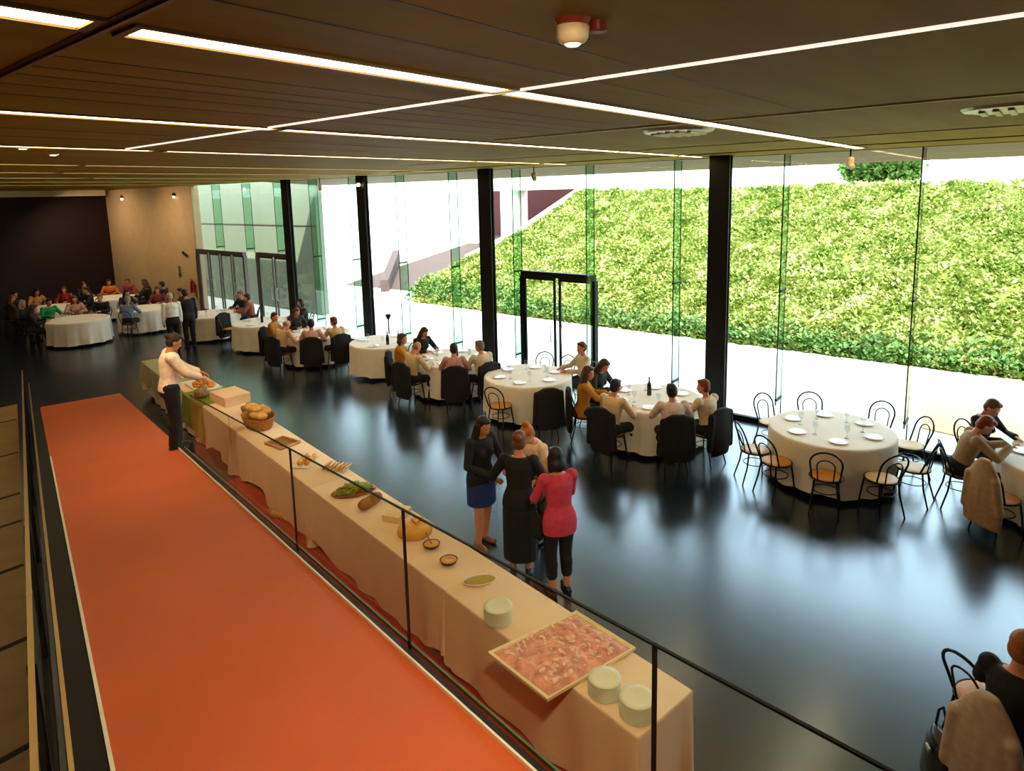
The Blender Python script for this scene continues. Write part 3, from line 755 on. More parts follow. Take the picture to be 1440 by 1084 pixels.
# green cloth over the far end
m_greencloth = mat('pale_green_cloth', lin('#a9b48c'), rough=0.85, var=0.06)
m_olivecloth = mat('olive_green_cloth', lin('#7c8426'), rough=0.85, var=0.06)
for (sa, L_, drop, m_, lab) in ((11.15, 2.43, 0.46, m_greencloth, 'pale green cloth draped over the far end of the last buffet table'), (9.28, 1.05, 0.55, m_olivecloth, 'olive green cloth hanging over the buffet edge in front of the waiter')):
    bm = rect_cloth(L_, BW+0.10, drop, 99, 0.0)
    bmesh.ops.transform(bm, matrix=Matrix.Diagonal((1, -1, 1, 1)), verts=bm.verts)
    o = obj('green_cloth', bm, m_, smooth=True); o.location = bp(sa, -0.05, 0.758-drop); o.rotation_euler = (0, 0, BANG)
    tag(o, lab, 'cloth', 'green cloths on the far buffet table')
ZT = 0.751
ZG = 0.7585
m_plate2 = mat('greenish_white_china', lin('#dfe3c8'), rough=0.35, var=0.03)
def plate_stack(x, y, n, r, lab):
    bm = BM()
    t = thing('plate_stack', lab, 'plates', (x, y, ZT), group='stacks of plates on the buffet')
    bm = BM(); lathe(bm, [(r*0.55, 0), (r*0.7, 0.003), (r, 0.012), (r, 0.016), (r*0.7, 0.010), (0.0001, 0.008)], 32, capt=False)
    me = bpy.data.meshes.new('plate'); bmesh.ops.recalc_face_normals(bm, faces=bm.faces); bm.to_mesh(me); bm.free()
    for k in range(n):
        o = link_mesh('plate', me, m_plate2, t, loc=(0, 0, k*0.0095))
plate_stack(3.68, 3.27, 13, 0.118, 'white plate stack behind the meat tray')
plate_stack(3.53, 2.17, 12, 0.115, 'white plate stack in front of the meat tray, farther from the table end')
plate_stack(3.50, 1.90, 13, 0.118, 'white plate stack closest to the table end')

# big tray of pink sliced meat, overhanging the front edge
m_meat = mat('pink_sliced_meat', lin('#e6a492'), rough=0.45, var=0.35, scale=14, bump=0.4, bscale=30)
m_meat2 = mat('pale_meat_fat', lin('#f2c8b8'), rough=0.45, var=0.2, scale=20)
m_paper = mat('cream_paper', lin('#f2e2b8'), rough=0.7, var=0.04)
tc_ = [Vector((3.30, 3.05, 0.775)), Vector((3.20, 2.42, 0.775)), Vector((4.02, 2.20, 0.785)), Vector((4.12, 2.80, 0.785))]
cen = sum(tc_, Vector())/4
tray = thing('meat_tray', 'large rectangular cream tray heaped with pink sliced cold meat', 'tray', (cen.x, cen.y, 0.752))
def inner(k, d, z):
    p = tc_[k] + (cen-tc_[k])*d; return Vector((p.x-cen.x, p.y-cen.y, z))
bm = BM()
hexa(bm, [inner(k, 0.10, 0.0) for k in range(4)] + [inner(k, 0.0, 0.022) for k in range(4)])
obj('tray_base', bm, m_paper, tray)
bm = BM()
for k in range(4):
    a1, a2 = inner(k, 0, 0.02), inner((k+1) % 4, 0, 0.02); c1, c2 = inner(k, 0.07, 0.02), inner((k+1) % 4, 0.07, 0.02)
    up = Vector((0, 0, 0.022)); hexa(bm, [a1, a2, c2, c1, a1+up, a2+up, c2+up*0.6, c1+up*0.6])
obj('rim', bm, m_paper, tray)
bm = BM(); N = 40; g = []
for i in range(N+1):
    row = []
    for j in range(N+1):
        fu, fv = i/N, j/N
        p = inner(0, 0.09, 0).lerp(inner(3, 0.09, 0), fu).lerp(inner(1, 0.09, 0).lerp(inner(2, 0.09, 0), fu), fv)
        ed = min(fu, 1-fu, fv, 1-fv); z = 0.025 + min(1, ed*9)*(0.028 + 0.014*math.sin(23*fu+3*math.sin(9*fv))*math.sin(19*fv+2*math.sin(7*fu)) + RNG.uniform(0, 0.012))
        row.append(bm.verts.new((p.x, p.y, z)))
    g.append(row)
for i in range(N):
    for j in range(N): bm.faces.new((g[i][j], g[i+1][j], g[i+1][j+1], g[i][j+1]))
o = obj('sliced_meat', bm, m_meat, tray, smooth=True); o['kind'] = 'stuff'
bm = BM()
for k in range(150):
    fu, fv = RNG.uniform(0.05, 0.95), RNG.uniform(0.05, 0.95)
    p = inner(0, 0.1, 0).lerp(inner(3, 0.1, 0), fu).lerp(inner(1, 0.1, 0).lerp(inner(2, 0.1, 0), fu), fv)
    q = Quaternion((RNG.normal(), RNG.normal(), RNG.normal(), RNG.normal())).normalized(); r1 = RNG.uniform(0.015, 0.032)
    ell(bm, (p.x, p.y, 0.056+RNG.uniform(0, 0.014)), r1, r1*0.6, 0.005, Matrix.Rotation(RNG.uniform(-0.6, 0.6), 3, 'X') @ Matrix.Rotation(RNG.uniform(0, 6), 3, 'Z'))
o = obj('meat_curls', bm, m_meat2, tray, smooth=True); o['kind'] = 'stuff'

m_olive = mat('olive_green_spread', lin('#a8962a'), rough=0.4, var=0.15, scale=30, bump=0.3, bscale=60)
t = thing('oval_dish', 'shallow white oval dish of yellow green spread', 'dish', (3.97, 3.74, ZT), R(-38))
bm = BM(); lathe(bm, [(0.09, 0), (0.12, 0.008), (0.155, 0.03), (0.15, 0.032), (0.11, 0.014), (0.0001, 0.012)], 36, capt=False, sy=0.5); obj('dish', bm, m_china, t, smooth=True)
bm = BM(); lathe(bm, [(0.11, 0.014), (0.146, 0.029), (0.12, 0.034), (0.06, 0.037), (0.0001, 0.038)], 36, capt=False, sy=0.5); obj('spread', bm, m_olive, t, smooth=True)
m_darkbowl = mat('dark_glazed_bowl', lin('#2a0f08'), rough=0.25)
m_mustard = mat('mustard_dip', lin('#d9a032'), rough=0.45, var=0.2, scale=40)
for (x, y, lab, r_) in ((4.02, 4.18, 'small dark bowl of mustard dip nearer the oval dish', 0.085), (4.12, 4.52, 'small dark bowl of mustard dip with a spoon, touching the cheese wheel', 0.085)):
    t = thing('dip_bowl', lab, 'bowl', (x, y, ZT), 0.4, 'dark dip bowls')
    bm = BM(); lathe(bm, [(0.03, 0), (0.05, 0.004), (0.075, 0.025), (r_, 0.048), (r_-0.006, 0.048), (0.07, 0.03), (0.0001, 0.022)], 28, capt=False); obj('bowl', bm, m_darkbowl, t, smooth=True)
    bm = BM(); lathe(bm, [(0.074, 0.036), (0.076, 0.044), (0.05, 0.05), (0.015, 0.05), (0.012, 0.045), (0.0001, 0.045)], 28, capt=False); obj('dip', bm, m_mustard, t, smooth=True)
    if 'spoon' in lab:
        bm = BM(); tube(bm, [(0.0, 0.0, 0.05), (0.05, 0.05, 0.07), (0.10, 0.10, 0.095)], 0.006, 8); obj('spoon', bm, m_wood, t)
m_cheese = mat('yellow_cheese', lin('#dfa83c'), rough=0.5, var=0.12, scale=10)
t = thing('cheese_wheel', 'large round yellow cheese wheel with a cut wedge on top', 'cheese', (4.21, 4.86, ZT))
bm = BM(); lathe(bm, [(0.15, 0), (0.175, 0.02), (0.18, 0.05), (0.17, 0.085), (0.155, 0.095), (0.0001, 0.097)], 36, capt=False); obj('wheel', bm, m_cheese, t, smooth=True)
bm = BM()
for s in range(1):
    vs = [(0.0, -0.02), (0.14, 0.02), (0.11, 0.10), (0.03, 0.09)]
    hexa(bm, [(x, y, 0.096) for x, y in vs] + [(x*0.97, y*0.97, 0.125) for x, y in vs])
obj('wedge', bm, m_cheese, t)
m_box = mat('cream_card_box', lin('#ead0a6'), rough=0.7, var=0.04)
def carton(x, y, rz, L, Wd, h, lab, m=m_box, name='carton'):
    t = thing(name, lab, 'box', (x, y, ZT), rz)
    bm = bevelled_box(-L/2, L/2, -Wd/2, Wd/2, 0, h, 0.004); obj('body', bm, m, t)
    bm = bevelled_box(-L/2-0.004, L/2+0.004, -Wd/2-0.004, Wd/2+0.004, h-0.03, h+0.004, 0.004); obj('lid', bm, m, t)
carton(4.33, 5.28, 0.3, 0.27, 0.2, 0.07, 'low cream box behind the yellow cheese wheel')
m_bark = mat('brown_crust', lin('#9a6a34'), rough=0.8, var=0.35, scale=16, bump=0.6, bscale=30)
def lump(name, m, parent, pts, voxel=0.012, loc=None):
    bm = BM()
    for c, rx, ry, rz_ in pts: ell(bm, c, rx, ry, rz_)
    return link_mesh(name, fuse(bm, voxel, 3), m, parent, loc)
t = thing('rye_loaf', 'rough brown block loaf lying before the green salad', 'bread', (4.33, 5.72, ZT), 0.1); t.scale = (1.35, 1.35, 1.3)
lump('loaf', m_bark, t, [((0, 0, 0.045), 0.13, 0.055, 0.045), ((0.06, 0.01, 0.05), 0.07, 0.05, 0.04), ((-0.06, 0, 0.045), 0.08, 0.055, 0.046)])
m_lettuce = leaf_material('lettuce', [(0.3, '#4a7a18'), (0.5, '#7fa01e'), (0.7, '#b8c24a')], 25)
def heap(N, c, rx, ry, rz_):
    v = RNG.normal(0, 1, (N, 3)); v /= np.linalg.norm(v, axis=1)[:, None]; v[:, 2] = np.abs(v[:, 2])
    return np.array(c)+v*np.array([rx, ry, rz_])
t = thing('salad_platter', 'platter of loose green salad leaves on the buffet', 'salad', (4.42, 6.15, ZT), -0.5); t.scale = (1.4, 1.5, 1.5)
bm = BM(); lathe(bm, [(0.15, 0), (0.19, 0.015), (0.185, 0.018), (0.0001, 0.010)], 30, capt=False, sy=0.55); obj('platter', bm, m_wood, t, smooth=True)
bm = BM()
for k in range(90):
    a = RNG.uniform(0, 2*PI); r1 = math.sqrt(RNG.uniform(0, 1)); c = (0.15*r1*math.cos(a), 0.075*r1*math.sin(a), 0.02+0.06*(1-r1*r1)*RNG.uniform(0.4, 1))
    ell(bm, c, 0.035, 0.022, 0.006, Matrix.Rotation(RNG.uniform(0, 6), 3, 'Z') @ Matrix.Rotation(RNG.uniform(-0.8, 0.8), 3, 'X'))
o = obj('leaves', bm, m_lettuce, t, smooth=True); o['kind'] = 'stuff'
m_pastry = mat('golden_pastry', lin('#dba65a'), rough=0.6, var=0.3, scale=18, bump=0.4, bscale=30)
m_yellow = mat('yellow_food', lin('#e8bf4c'), rough=0.55, var=0.25, scale=18, bump=0.4, bscale=25)
m_orange = mat('orange_food', lin('#dd8a1e'), rough=0.5, var=0.25, scale=18)
t = thing('pastry_tray', 'tray of golden pastries and yellow fruit near the third glass joint', 'pastries', (4.58, 7.38, ZT), 0.5)
bm = bevelled_box(-0.19, 0.19, -0.13, 0.13, 0, 0.015, 0.004); obj('tray', bm, m_china, t)
for k, (x, y, m) in enumerate(((-0.1, 0.03, m_yellow), (0.0, 0.05, m_yellow), (0.1, 0.04, m_pastry), (-0.09, -0.06, m_orange), (0.02, -0.05, m_pastry), (0.11, -0.06, m_pastry))):
    o = lump('pastry', m, t, [((x, y, 0.045), 0.055, 0.038, 0.032), ((x+0.03, y+0.01, 0.05), 0.035, 0.03, 0.03)], 0.01)
t = thing('bread_slices', 'sliced pale bread laid beyond the salad platter', 'bread', (4.68, 6.90, ZT), 0.35); t.scale = (1.3, 1.3, 1.3)
for k in range(6):
    bm = bevelled_box(-0.055, 0.055, -0.009, 0.009, 0, 0.075, 0.006); o = obj('slice', bm, m_pastry if k % 2 else m_box, t); o.location = (0.0, -0.12+k*0.045, 0.008); o.rotation_euler = (0.75, 0, 0)
t = thing('wooden_tray', 'flat empty wooden serving tray with raised edges', 'tray', (4.77, 8.25, ZT), BANG+0.25)
bm = bevelled_box(-0.2, 0.2, -0.16, 0.16, 0, 0.012, 0.003); obj('board', bm, m_wood, t)
bm = BM(); box(bm, -0.2, 0.2, -0.16, -0.145, 0.012, 0.035); box(bm, -0.2, 0.2, 0.145, 0.16, 0.012, 0.035); box(bm, -0.2, -0.185, -0.145, 0.145, 0.012, 0.035); box(bm, 0.185, 0.2, -0.145, 0.145, 0.012, 0.035)
obj('raised_edge', bm, mat('light_wood', lin('#d2a061'), rough=0.5, var=0.2), t)
# bread basket with big loaves
m_wicker = mat('wicker', lin('#a8702c'), rough=0.7, var=0.35, scale=40, bump=0.6, bscale=60)
m_loaf = mat('floured_loaf', lin('#d6a65c'), rough=0.75, var=0.35, scale=9, bump=0.5, bscale=20)
t = thing('bread_basket', 'wide brown wicker basket stacked with big floury loaves', 'basket', (4.95, 9.2, ZT), BANG); t.scale = (1.2, 1.02, 1.25)
bm = BM(); lathe(bm, [(0.22, 0.0), (0.25, 0.05), (0.285, 0.14), (0.29, 0.15), (0.275, 0.15), (0.235, 0.05), (0.21, 0.015)], 36, capt=True, sy=0.78); obj('basket', bm, m_wicker, t, smooth=True)
for (x, y, z, rz_, s) in ((-0.1, 0.03, 0.17, 0.3, 1), (0.1, -0.03, 0.17, 0.9, 1), (0.0, 0.06, 0.24, 0.2, 0.95), (-0.03, -0.09, 0.2, 0.0, 0.9)):
    bm = BM(); ell(bm, (0, 0, 0), 0.17*s, 0.085*s, 0.06*s); ell(bm, (0.05, 0.01, 0.01), 0.11*s, 0.08*s, 0.062*s)
    o = link_mesh('loaf', fuse(bm, 0.014, 3), m_loaf, t, (x, y, z)); o.rotation_euler = (0, 0.08, rz_)
t = thing('bread_basket', 'second smaller wicker basket with round rolls behind the first', 'basket', (5.22, 9.92, ZT), BANG)
bm = BM(); lathe(bm, [(0.15, 0.0), (0.17, 0.05), (0.19, 0.10), (0.18, 0.10), (0.15, 0.02)], 30, capt=True, sy=0.8); obj('basket', bm, m_wicker, t, smooth=True)
for k in range(6):
    a = k*PI/3; bm = BM(); ell(bm, (0, 0, 0), 0.06, 0.05, 0.042); o = obj('roll', bm, m_loaf, t, (0.09*math.cos(a), 0.07*math.sin(a), 0.10), smooth=True)
carton(5.33, 10.80, BANG+0.1, 0.62, 0.44, 0.16, 'wide cream box with folded lid between baskets and fruit trays', mat('peach_card', lin('#efcaa0'), rough=0.7, var=0.04))
t = thing('fruit_tray', 'white tray heaped with orange pieces near the waiter', 'tray', (5.48, 12.1, ZG), BANG)
bm = bevelled_box(-0.4, 0.4, -0.22, 0.22, 0, 0.03, 0.008); obj('tray', bm, m_china, t)
bm = BM()
for k in range(60):
    a = RNG.uniform(0, 6.28); r1 = math.sqrt(RNG.uniform(0, 1)); ell(bm, (0.32*r1*math.cos(a), 0.17*r1*math.sin(a), 0.04+0.07*(1-r1)), 0.05, 0.035, 0.025, Matrix.Rotation(RNG.uniform(0, 6), 3, 'Z'))
o = obj('fruit_pieces', bm, m_orange, t, smooth=True); o['kind'] = 'stuff'
t = thing('fruit_tray', 'white tray with a leaning golden loaf, toward the far end of the buffet', 'tray', (5.72, 13.25, ZG), BANG)
bm = bevelled_box(-0.3, 0.3, -0.2, 0.2, 0, 0.03, 0.008); obj('tray', bm, m_china, t)
lump('loaf', m_orange, t, [((0, 0, 0.09), 0.2, 0.09, 0.07), ((0.1, 0.03, 0.12), 0.12, 0.08, 0.07)], 0.02)
t = thing('napkin_stack', 'pile of folded cream napkins at the far buffet end by the green cloth', 'napkins', (5.82, 14.05, ZG), BANG)
for k in range(5):
    bm = bevelled_box(-0.1, 0.1, -0.1, 0.1, k*0.012, k*0.012+0.011, 0.004); obj('napkin', bm, m_box, t)
m_liner = mat('crumpled_brown_paper', lin('#8a6a3c'), rough=0.7, var=0.4, scale=14, bump=0.8, bscale=20)
p = bp(9.75, 0.12, 0.762)
t = thing('paper_bag', 'crumpled brown paper bag on the olive green cloth under the waiter\'s hands', 'bag', p)
lump('bag', m_liner, t, [((0, 0, 0.07), 0.13, 0.10, 0.07), ((0.05, 0.03, 0.13), 0.08, 0.07, 0.08), ((-0.05, -0.02, 0.12), 0.08, 0.06, 0.07)], 0.018)
p = bp(6.0, -0.07, 0.002)
t = thing('cloth_knot', 'golden bunched cloth corner lying below the third buffet table', 'cloth', (p.x, p.y, 0.0))
lump('knot', mat('golden_cloth', lin('#c39a4a'), rough=0.7, var=0.3), t, [((0, 0, 0.05), 0.06, 0.08, 0.05), ((0, 0.1, 0.06), 0.05, 0.06, 0.045), ((0.02, -0.1, 0.05), 0.04, 0.06, 0.04)], 0.014)

# wall lamps and signs
m_lampglow = emit('spot_glow', (1.0, 0.8, 0.5), 8.0)
for (x, y, z, lab, g_) in ((11.42, 31.15, 4.40, 'glowing spotlight over the beige wall, next to the dark end wall', 1), (11.42, 26.15, 4.42, 'glowing spotlight over the beige wall, above the exit sign', 1),
        (11.0, 14.29, 4.58, 'glowing spotlight at the head of the third black column', 1), (11.2, 16.3, 4.5, 'unlit spotlight between the third and fourth columns', 0),
        (11.2, 8.6, 4.55, 'unlit spotlight above the black exit door', 0), (11.2, 2.5, 4.55, 'small spotlight above the unoccupied table', 0)):
    t = thing('spotlight', lab, 'spotlight', (x, y, z), group='spotlights along the soffit')
    bm = BM(); lathe(bm, [(0.045, -0.06), (0.055, -0.05), (0.06, 0.05), (0.03, 0.08)], 16); obj('housing', bm, m_offwhite if not g_ else m_black, t, smooth=False)
    bm = BM(); ell(bm, (-0.02, -0.03, -0.07), 0.05, 0.05, 0.045); obj('lens', bm, m_lampglow if g_ else m_offwhite, t)
    bm = BM(); tube(bm, [(0, 0, 0.07), (0, 0, (4.75 if x < 11.25 else 4.55)-z)], 0.012, 8); obj('bracket', bm, m_black, t)
    if g_ and x > 11.3:
        ld = bpy.data.lights.new('added_wall_wash', 'SPOT'); ld.energy = 260; ld.color = (1.0, 0.78, 0.5); ld.spot_size = R(160); ld.spot_blend = 0.8; ld.shadow_soft_size = 0.05
        lo = bpy.data.objects.new('added_wall_wash', ld); COL.objects.link(lo); lo.location = (x-2.6, y, 4.6)  # added light without a fixture, set off from the lamp to wash the wall
        lo.rotation_euler = Vector((0.6, 0, -1)).to_track_quat('-Z', 'Y').to_euler()
m_signgreen = mat('dark_sign', lin('#2c2410'), rough=0.4)
t = thing('wall_sign', 'small dark tilted bracket sign high on the beige wall', 'sign', (11.44, 25.75, 2.17)); bm = bevelled_box(-0.03, 0.03, -0.19, 0.19, -0.045, 0.045, 0.01)
o = obj('plate', bm, m_signgreen, t); o.rotation_euler = (0.35, 0, 0)
bm = BM(); box(bm, 0.02, 0.06, -0.02, 0.02, -0.02, 0.02); obj('bracket', bm, m_black, t)
t = thing('wall_phone', 'small vertical wall box on the beige wall below the tilted sign', 'intercom', (11.46, 26.44, 1.5)); bm = bevelled_box(-0.03, 0.04, -0.09, 0.09, -0.17, 0.17, 0.012); obj('body', bm, mat('grey_tan_plastic', lin('#8a7452'), rough=0.5), t)
bm = bevelled_box(-0.045, -0.03, -0.05, 0.05, -0.12, 0.13, 0.006); obj('cover', bm, mat('pale_tan_plastic', lin('#cdb080'), rough=0.5), t)
m_red = mat('fire_red', lin('#b01612'), rough=0.3)
t = thing('fire_extinguisher', 'red fire extinguisher hung low on the end of the beige wall', 'fire extinguisher', (11.40, 25.28, 0.72))
bm = BM(); lathe(bm, [(0.07, 0), (0.08, 0.02), (0.08, 0.38), (0.06, 0.44), (0.025, 0.47), (0.025, 0.50)], 20); obj('cylinder', bm, m_red, t, smooth=True)
bm = BM(); tube(bm, [(-0.02, 0, 0.50), (-0.02, 0.10, 0.53), (-0.02, 0.12, 0.53)], 0.012, 8); obj('handle', bm, m_black, t)
bm = BM(); tube(bm, [(0, -0.02, 0.49), (-0.05, -0.10, 0.42), (-0.05, -0.11, 0.2), (-0.04, -0.1, 0.1)], 0.012, 8); obj('hose', bm, m_black, t)
bm = BM(); box(bm, 0.07, 0.11, -0.03, 0.03, 0.2, 0.3); obj('bracket', bm, m_black, t)
# ================================================================== PEOPLE
def ik(a, t, l1, l2, pole):
    a, t, pole = Vector(a), Vector(t), Vector(pole)
    d = t-a; L = d.length
    if L > (l1+l2)*0.995: t = a + d*((l1+l2)*0.995/L); d = t-a; L = d.length
    L = max(L, abs(l1-l2)+0.01); u = d.normalized()
    x = (l1*l1-l2*l2+L*L)/(2*L); h = math.sqrt(max(0, l1*l1-x*x))
    p = (pole - u*pole.dot(u)); p = p.normalized() if p.length > 1e-4 else Vector((0, 0, 1))
    return a+u*x+p*h, t
def hand_prims(bm, w, d, n, side, curl, s=1.0):
    """palm at wrist w, along d, palm normal n (facing), five separate fingers"""
    d = Vector(d).normalized(); n = (Vector(n)-d*Vector(n).dot(d)).normalized(); x = d.cross(n)*side
    k = w + d*0.045*s
    rot = Matrix((x, d, n)).transposed()
    ell(bm, k, 0.040*s, 0.052*s, 0.016*s, rot)
    for i, (off, ln) in enumerate(((-0.030, 0.068), (-0.010, 0.078), (0.010, 0.073), (0.029, 0.058))):
        b = w + d*(0.088*s) + x*off*s; c1 = curl*(0.6+0.12*i); ln *= s
        d1 = (d*math.cos(c1)+n*math.sin(c1)); m = b+d1*ln*0.5
        d2 = (d*math.cos(c1*2)+n*math.sin(c1*2)); e = m+d2*ln*0.5
        capsule(bm, b-d*0.02, m, 0.0092*s, 0.0086*s, 8); capsule(bm, m, e, 0.0086*s, 0.0075*s, 8)
    tb = w + d*0.03*s - x*0.032*s
    td = (d*0.6 - x*0.7 + n*0.35).normalized(); tm = tb+td*0.035*s; capsule(bm, tb, tm, 0.012*s, 0.010*s, 8)
    capsule(bm, tm, tm+(d*0.85-x*0.25+n*0.3).normalized()*0.032*s, 0.010*s, 0.008*s, 8)
PMESH = {}
def person_meshes(key):
    if key in PMESH: return PMESH[key]
    k = dict(key)
    sit = k.get('sit', 1); vox = k.get('vox', 0.016); lean = k.get('lean', 0.12); side = k.get('side', 0.0); twist = k.get('twist', 0.0)
    fem = k.get('fem', 1)
    pel = Vector((0, 0, 0.938)) if not sit else Vector((0, -0.03, 0.555))
    U = Matrix.Rotation(twist, 3, 'Z') @ Matrix.Rotation(side, 3, 'Y') @ Matrix.Rotation(-lean, 3, 'X')
    def up(x, y, z): return pel + U @ Vector((x, y, z))
    ax, ay = U @ Vector((1, 0, 0)), U @ Vector((0, 1, 0))
    sh = 0.165 if fem else 0.185
    S = {-1: up(-sh, -0.01, 0.445), 1: up(sh, -0.01, 0.445)}
    neck0, neck1 = up(0, -0.015, 0.47), up(0, 0.005, 0.565)
    H = U @ Matrix.Rotation(k.get('hyaw', 0.0), 3, 'Z') @ Matrix.Rotation(-k.get('hpitch', 0.05), 3, 'X') @ Matrix.Rotation(k.get('hroll', 0.0), 3, 'Y')
    hc = neck1 + H @ Vector((0, 0.022, 0.085))
    def hd(x, y, z): return hc + H @ Vector((x, y, z))
    hands = {-1: k.get('lh', (-0.23, 0.06, 0.80) if not sit else (-0.16, 0.38, 0.80)), 1: k.get('rh', (0.23, 0.06, 0.80) if not sit else (0.16, 0.38, 0.80))}
    feet = {-1: k.get('lf', (-0.09, 0.0, 0.085) if not sit else (-0.11, 0.36, 0.085)), 1: k.get('rf', (0.09, 0.0, 0.085) if not sit else (0.11, 0.36, 0.085))}
    A, Lg = {}, {}
    for s in (-1, 1):
        el_, wr = ik(S[s], hands[s], 0.285, 0.255, (s*0.7, -0.6, -0.5)); A[s] = (S[s], el_, wr)
        hip = pel + Vector((s*0.088, 0, -0.01)); kn, an = ik(hip, feet[s], 0.432, 0.413, (s*0.1, 1, 0.15)); Lg[s] = (hip, kn, an)
    # ---- body
    def torso(bm, g, z0=-0.10, zt=0.50, neckr=0.05):
        w = (0.165, 0.150, 0.128, 0.140, 0.155, 0.150) if fem else (0.160, 0.150, 0.140, 0.158, 0.178, 0.165)
        dd = (0.115, 0.110, 0.092, 0.108, 0.112, 0.088)
        zs = (-0.06, 0.03, 0.14, 0.28, 0.38, 0.45)
        rings = []
        if z0 < -0.06: rings.append((up(0, 0, z0), ax, ay, w[0]*1.08+g, dd[0]*1.12+g))
        for z, a, b in zip(zs, w, dd):
            e = 0.022 if (z0 < -0.08 and z < 0.05) else 0
            rings.append((up(0, -0.005, z), ax, ay, a+g+e, b+g+e))
        rings.append((up(0, -0.012, 0.482), ax, ay, 0.105+g*0.8, 0.072+g*0.6)); rings.append((up(0, -0.015, zt), ax, ay, neckr+g*0.4, neckr+g*0.4))
        loft(bm, rings)
        if fem:
            for s in (-1, 1): ell(bm, up(s*0.062, 0.085, 0.315), 0.058+g*0.5, 0.05+g*0.5, 0.058+g*0.5)
    def arm(bm, s, g, frac=1.0):
        a, e, w = A[s]
        ell(bm, a, 0.056+g, 0.056+g, 0.056+g)
        if frac >= 0.5:
            capsule(bm, a, e, 0.050+g, 0.038+g)
            if frac > 0.5: capsule(bm, e, e+(w-e)*((frac-0.5)*2), 0.038+g, 0.027+g+(0.006 if g else 0))
        else: capsule(bm, a, a+(e-a)*(frac*2), 0.050+g, 0.045+g)
    def leg(bm, s, g, frac=1.0):
        h, kn, an = Lg[s]
        if frac <= 0.5: capsule(bm, h, h+(kn-h)*(frac*2), 0.086+g, 0.068+g)
        else:
            capsule(bm, h, kn, 0.086+g, 0.056+g); e = kn+(an-kn)*((frac-0.5)*2)
            capsule(bm, kn, e, 0.056+g, (0.040 if frac > 0.9 else 0.048)+g)
            if frac > 0.85 or True:
                c = kn+(an-kn)*0.3
                if frac >= 0.8: ell(bm, c+Vector((0, -0.016, 0)), 0.052+g, 0.054+g, 0.10)
    bm = BM(); torso(bm, 0.0, -0.05)
    ell(bm, pel+Vector((0, -0.005, -0.03)), 0.14, 0.098, 0.09)
    for s in (-1, 1):
        arm(bm, s, 0); leg(bm, s, 0)
        a, e, w = A[s]; hd_ = (w-e).normalized()
        bend = Vector(k.get('hdir', (0, 0, 0))); hdv = (hd_+bend).normalized()
        hand_prims(bm, w, hdv, Vector((-s*0.6, 0.25, -0.7)), s, k.get('curl', 0.45))
        an = Lg[s][2]; capsule(bm, an+Vector((0, -0.03, -0.045)), an+Vector((s*0.02, 0.15, -0.058)), 0.036, 0.026); capsule(bm, an, an+Vector((0, 0.0, -0.04)), 0.038, 0.036)
    capsule(bm, neck0, neck1, 0.052, 0.047)
    ell(bm, hd(0, -0.008, 0.022), 0.073, 0.090, 0.095, H); ell(bm, hd(0, 0.022, -0.045), 0.056, 0.062, 0.068, H)
    ell(bm, hd(0, 0.055, -0.085), 0.028, 0.024, 0.022, H)
    capsule(bm, hd(0, 0.080, 0.010), hd(0, 0.097, -0.030), 0.009, 0.014); ell(bm, hd(0, 0.080, -0.062), 0.024, 0.010, 0.009, H)
    for s in (-1, 1):
        ell(bm, hd(s*0.073, -0.008, -0.015), 0.011, 0.020, 0.032, H); ell(bm, hd(s*0.032, 0.064, -0.022), 0.02, 0.016, 0.018, H)
        ell(bm, hd(s*0.030, 0.076, 0.024), 0.022, 0.010, 0.008, H)
    out = {'body': fuse(bm, vox*0.75 if vox > 0.011 else vox, 3)}
    if vox < 0.014 or k.get('fc'):
        eyes = []
        for s in (-1, 1):
            bm = BM(); ell(bm, hd(s*0.030, 0.0785, 0.004), 0.012, 0.008, 0.007, H); me = bpy.data.meshes.new('eye'); bm.to_mesh(me); bm.free(); eyes.append(me)
        out['eyes'] = eyes
        bm = BM(); ell(bm, hd(0, 0.086, -0.062), 0.022, 0.007, 0.006, H); me = bpy.data.meshes.new('mouth'); bm.to_mesh(me); bm.free(); out['mouth'] = me
    # ---- hair
    hs = k.get('hs', 'short'); bm = BM()
    if hs == 'bald':
        ell(bm, hd(0, -0.05, -0.005), 0.079, 0.062, 0.06, H)
    else:
        ell(bm, hd(0, -0.026, 0.040), 0.083, 0.093, 0.091, H); ell(bm, hd(0, -0.045, -0.01), 0.081, 0.068, 0.085, H)
        ell(bm, hd(0, 0.035, 0.092), 0.06, 0.045, 0.03, H)
    if hs == 'bob':
        for s in (-1, 1): capsule(bm, hd(s*0.070, -0.02, 0.02), hd(s*0.078, -0.02, -0.115), 0.03, 0.034)
        ell(bm, hd(0, -0.06, -0.065), 0.095, 0.06, 0.085, H)
    if hs == 'long':
        for s in (-1, 1): capsule(bm, hd(s*0.068, -0.01, 0.02), hd(s*0.085, -0.005, -0.20), 0.028, 0.034); capsule(bm, hd(s*0.06, -0.05, 0.0), hd(s*0.07, -0.07, -0.27), 0.045, 0.04)
        capsule(bm, hd(0, -0.07, 0.0), hd(0, -0.085, -0.28), 0.06, 0.045)
    if hs == 'bun': ell(bm, hd(0, -0.115, 0.05), 0.042, 0.042, 0.042)
    if hs == 'topbun': ell(bm, hd(0, -0.06, 0.14), 0.045, 0.045, 0.04)
    out['hair'] = fuse(bm, vox*0.75, 2)
    # ---- clothes
    g = k.get('g', 0.016); ln = k.get('toplen', -0.06)
    bm = BM(); torso(bm, g, ln, k.get('collar', 0.492), 0.058)
    for s in (-1, 1): arm(bm, s, g*0.9, k.get('sleeve', 0.97))
    if ln < -0.08 and sit: ell(bm, pel+Vector((0, -0.03, -0.02)), 0.185, 0.15, 0.10)
    out['top'] = fuse(bm, vox, 3)
    bm = BM(); bt = k.get('legs', 'trousers')
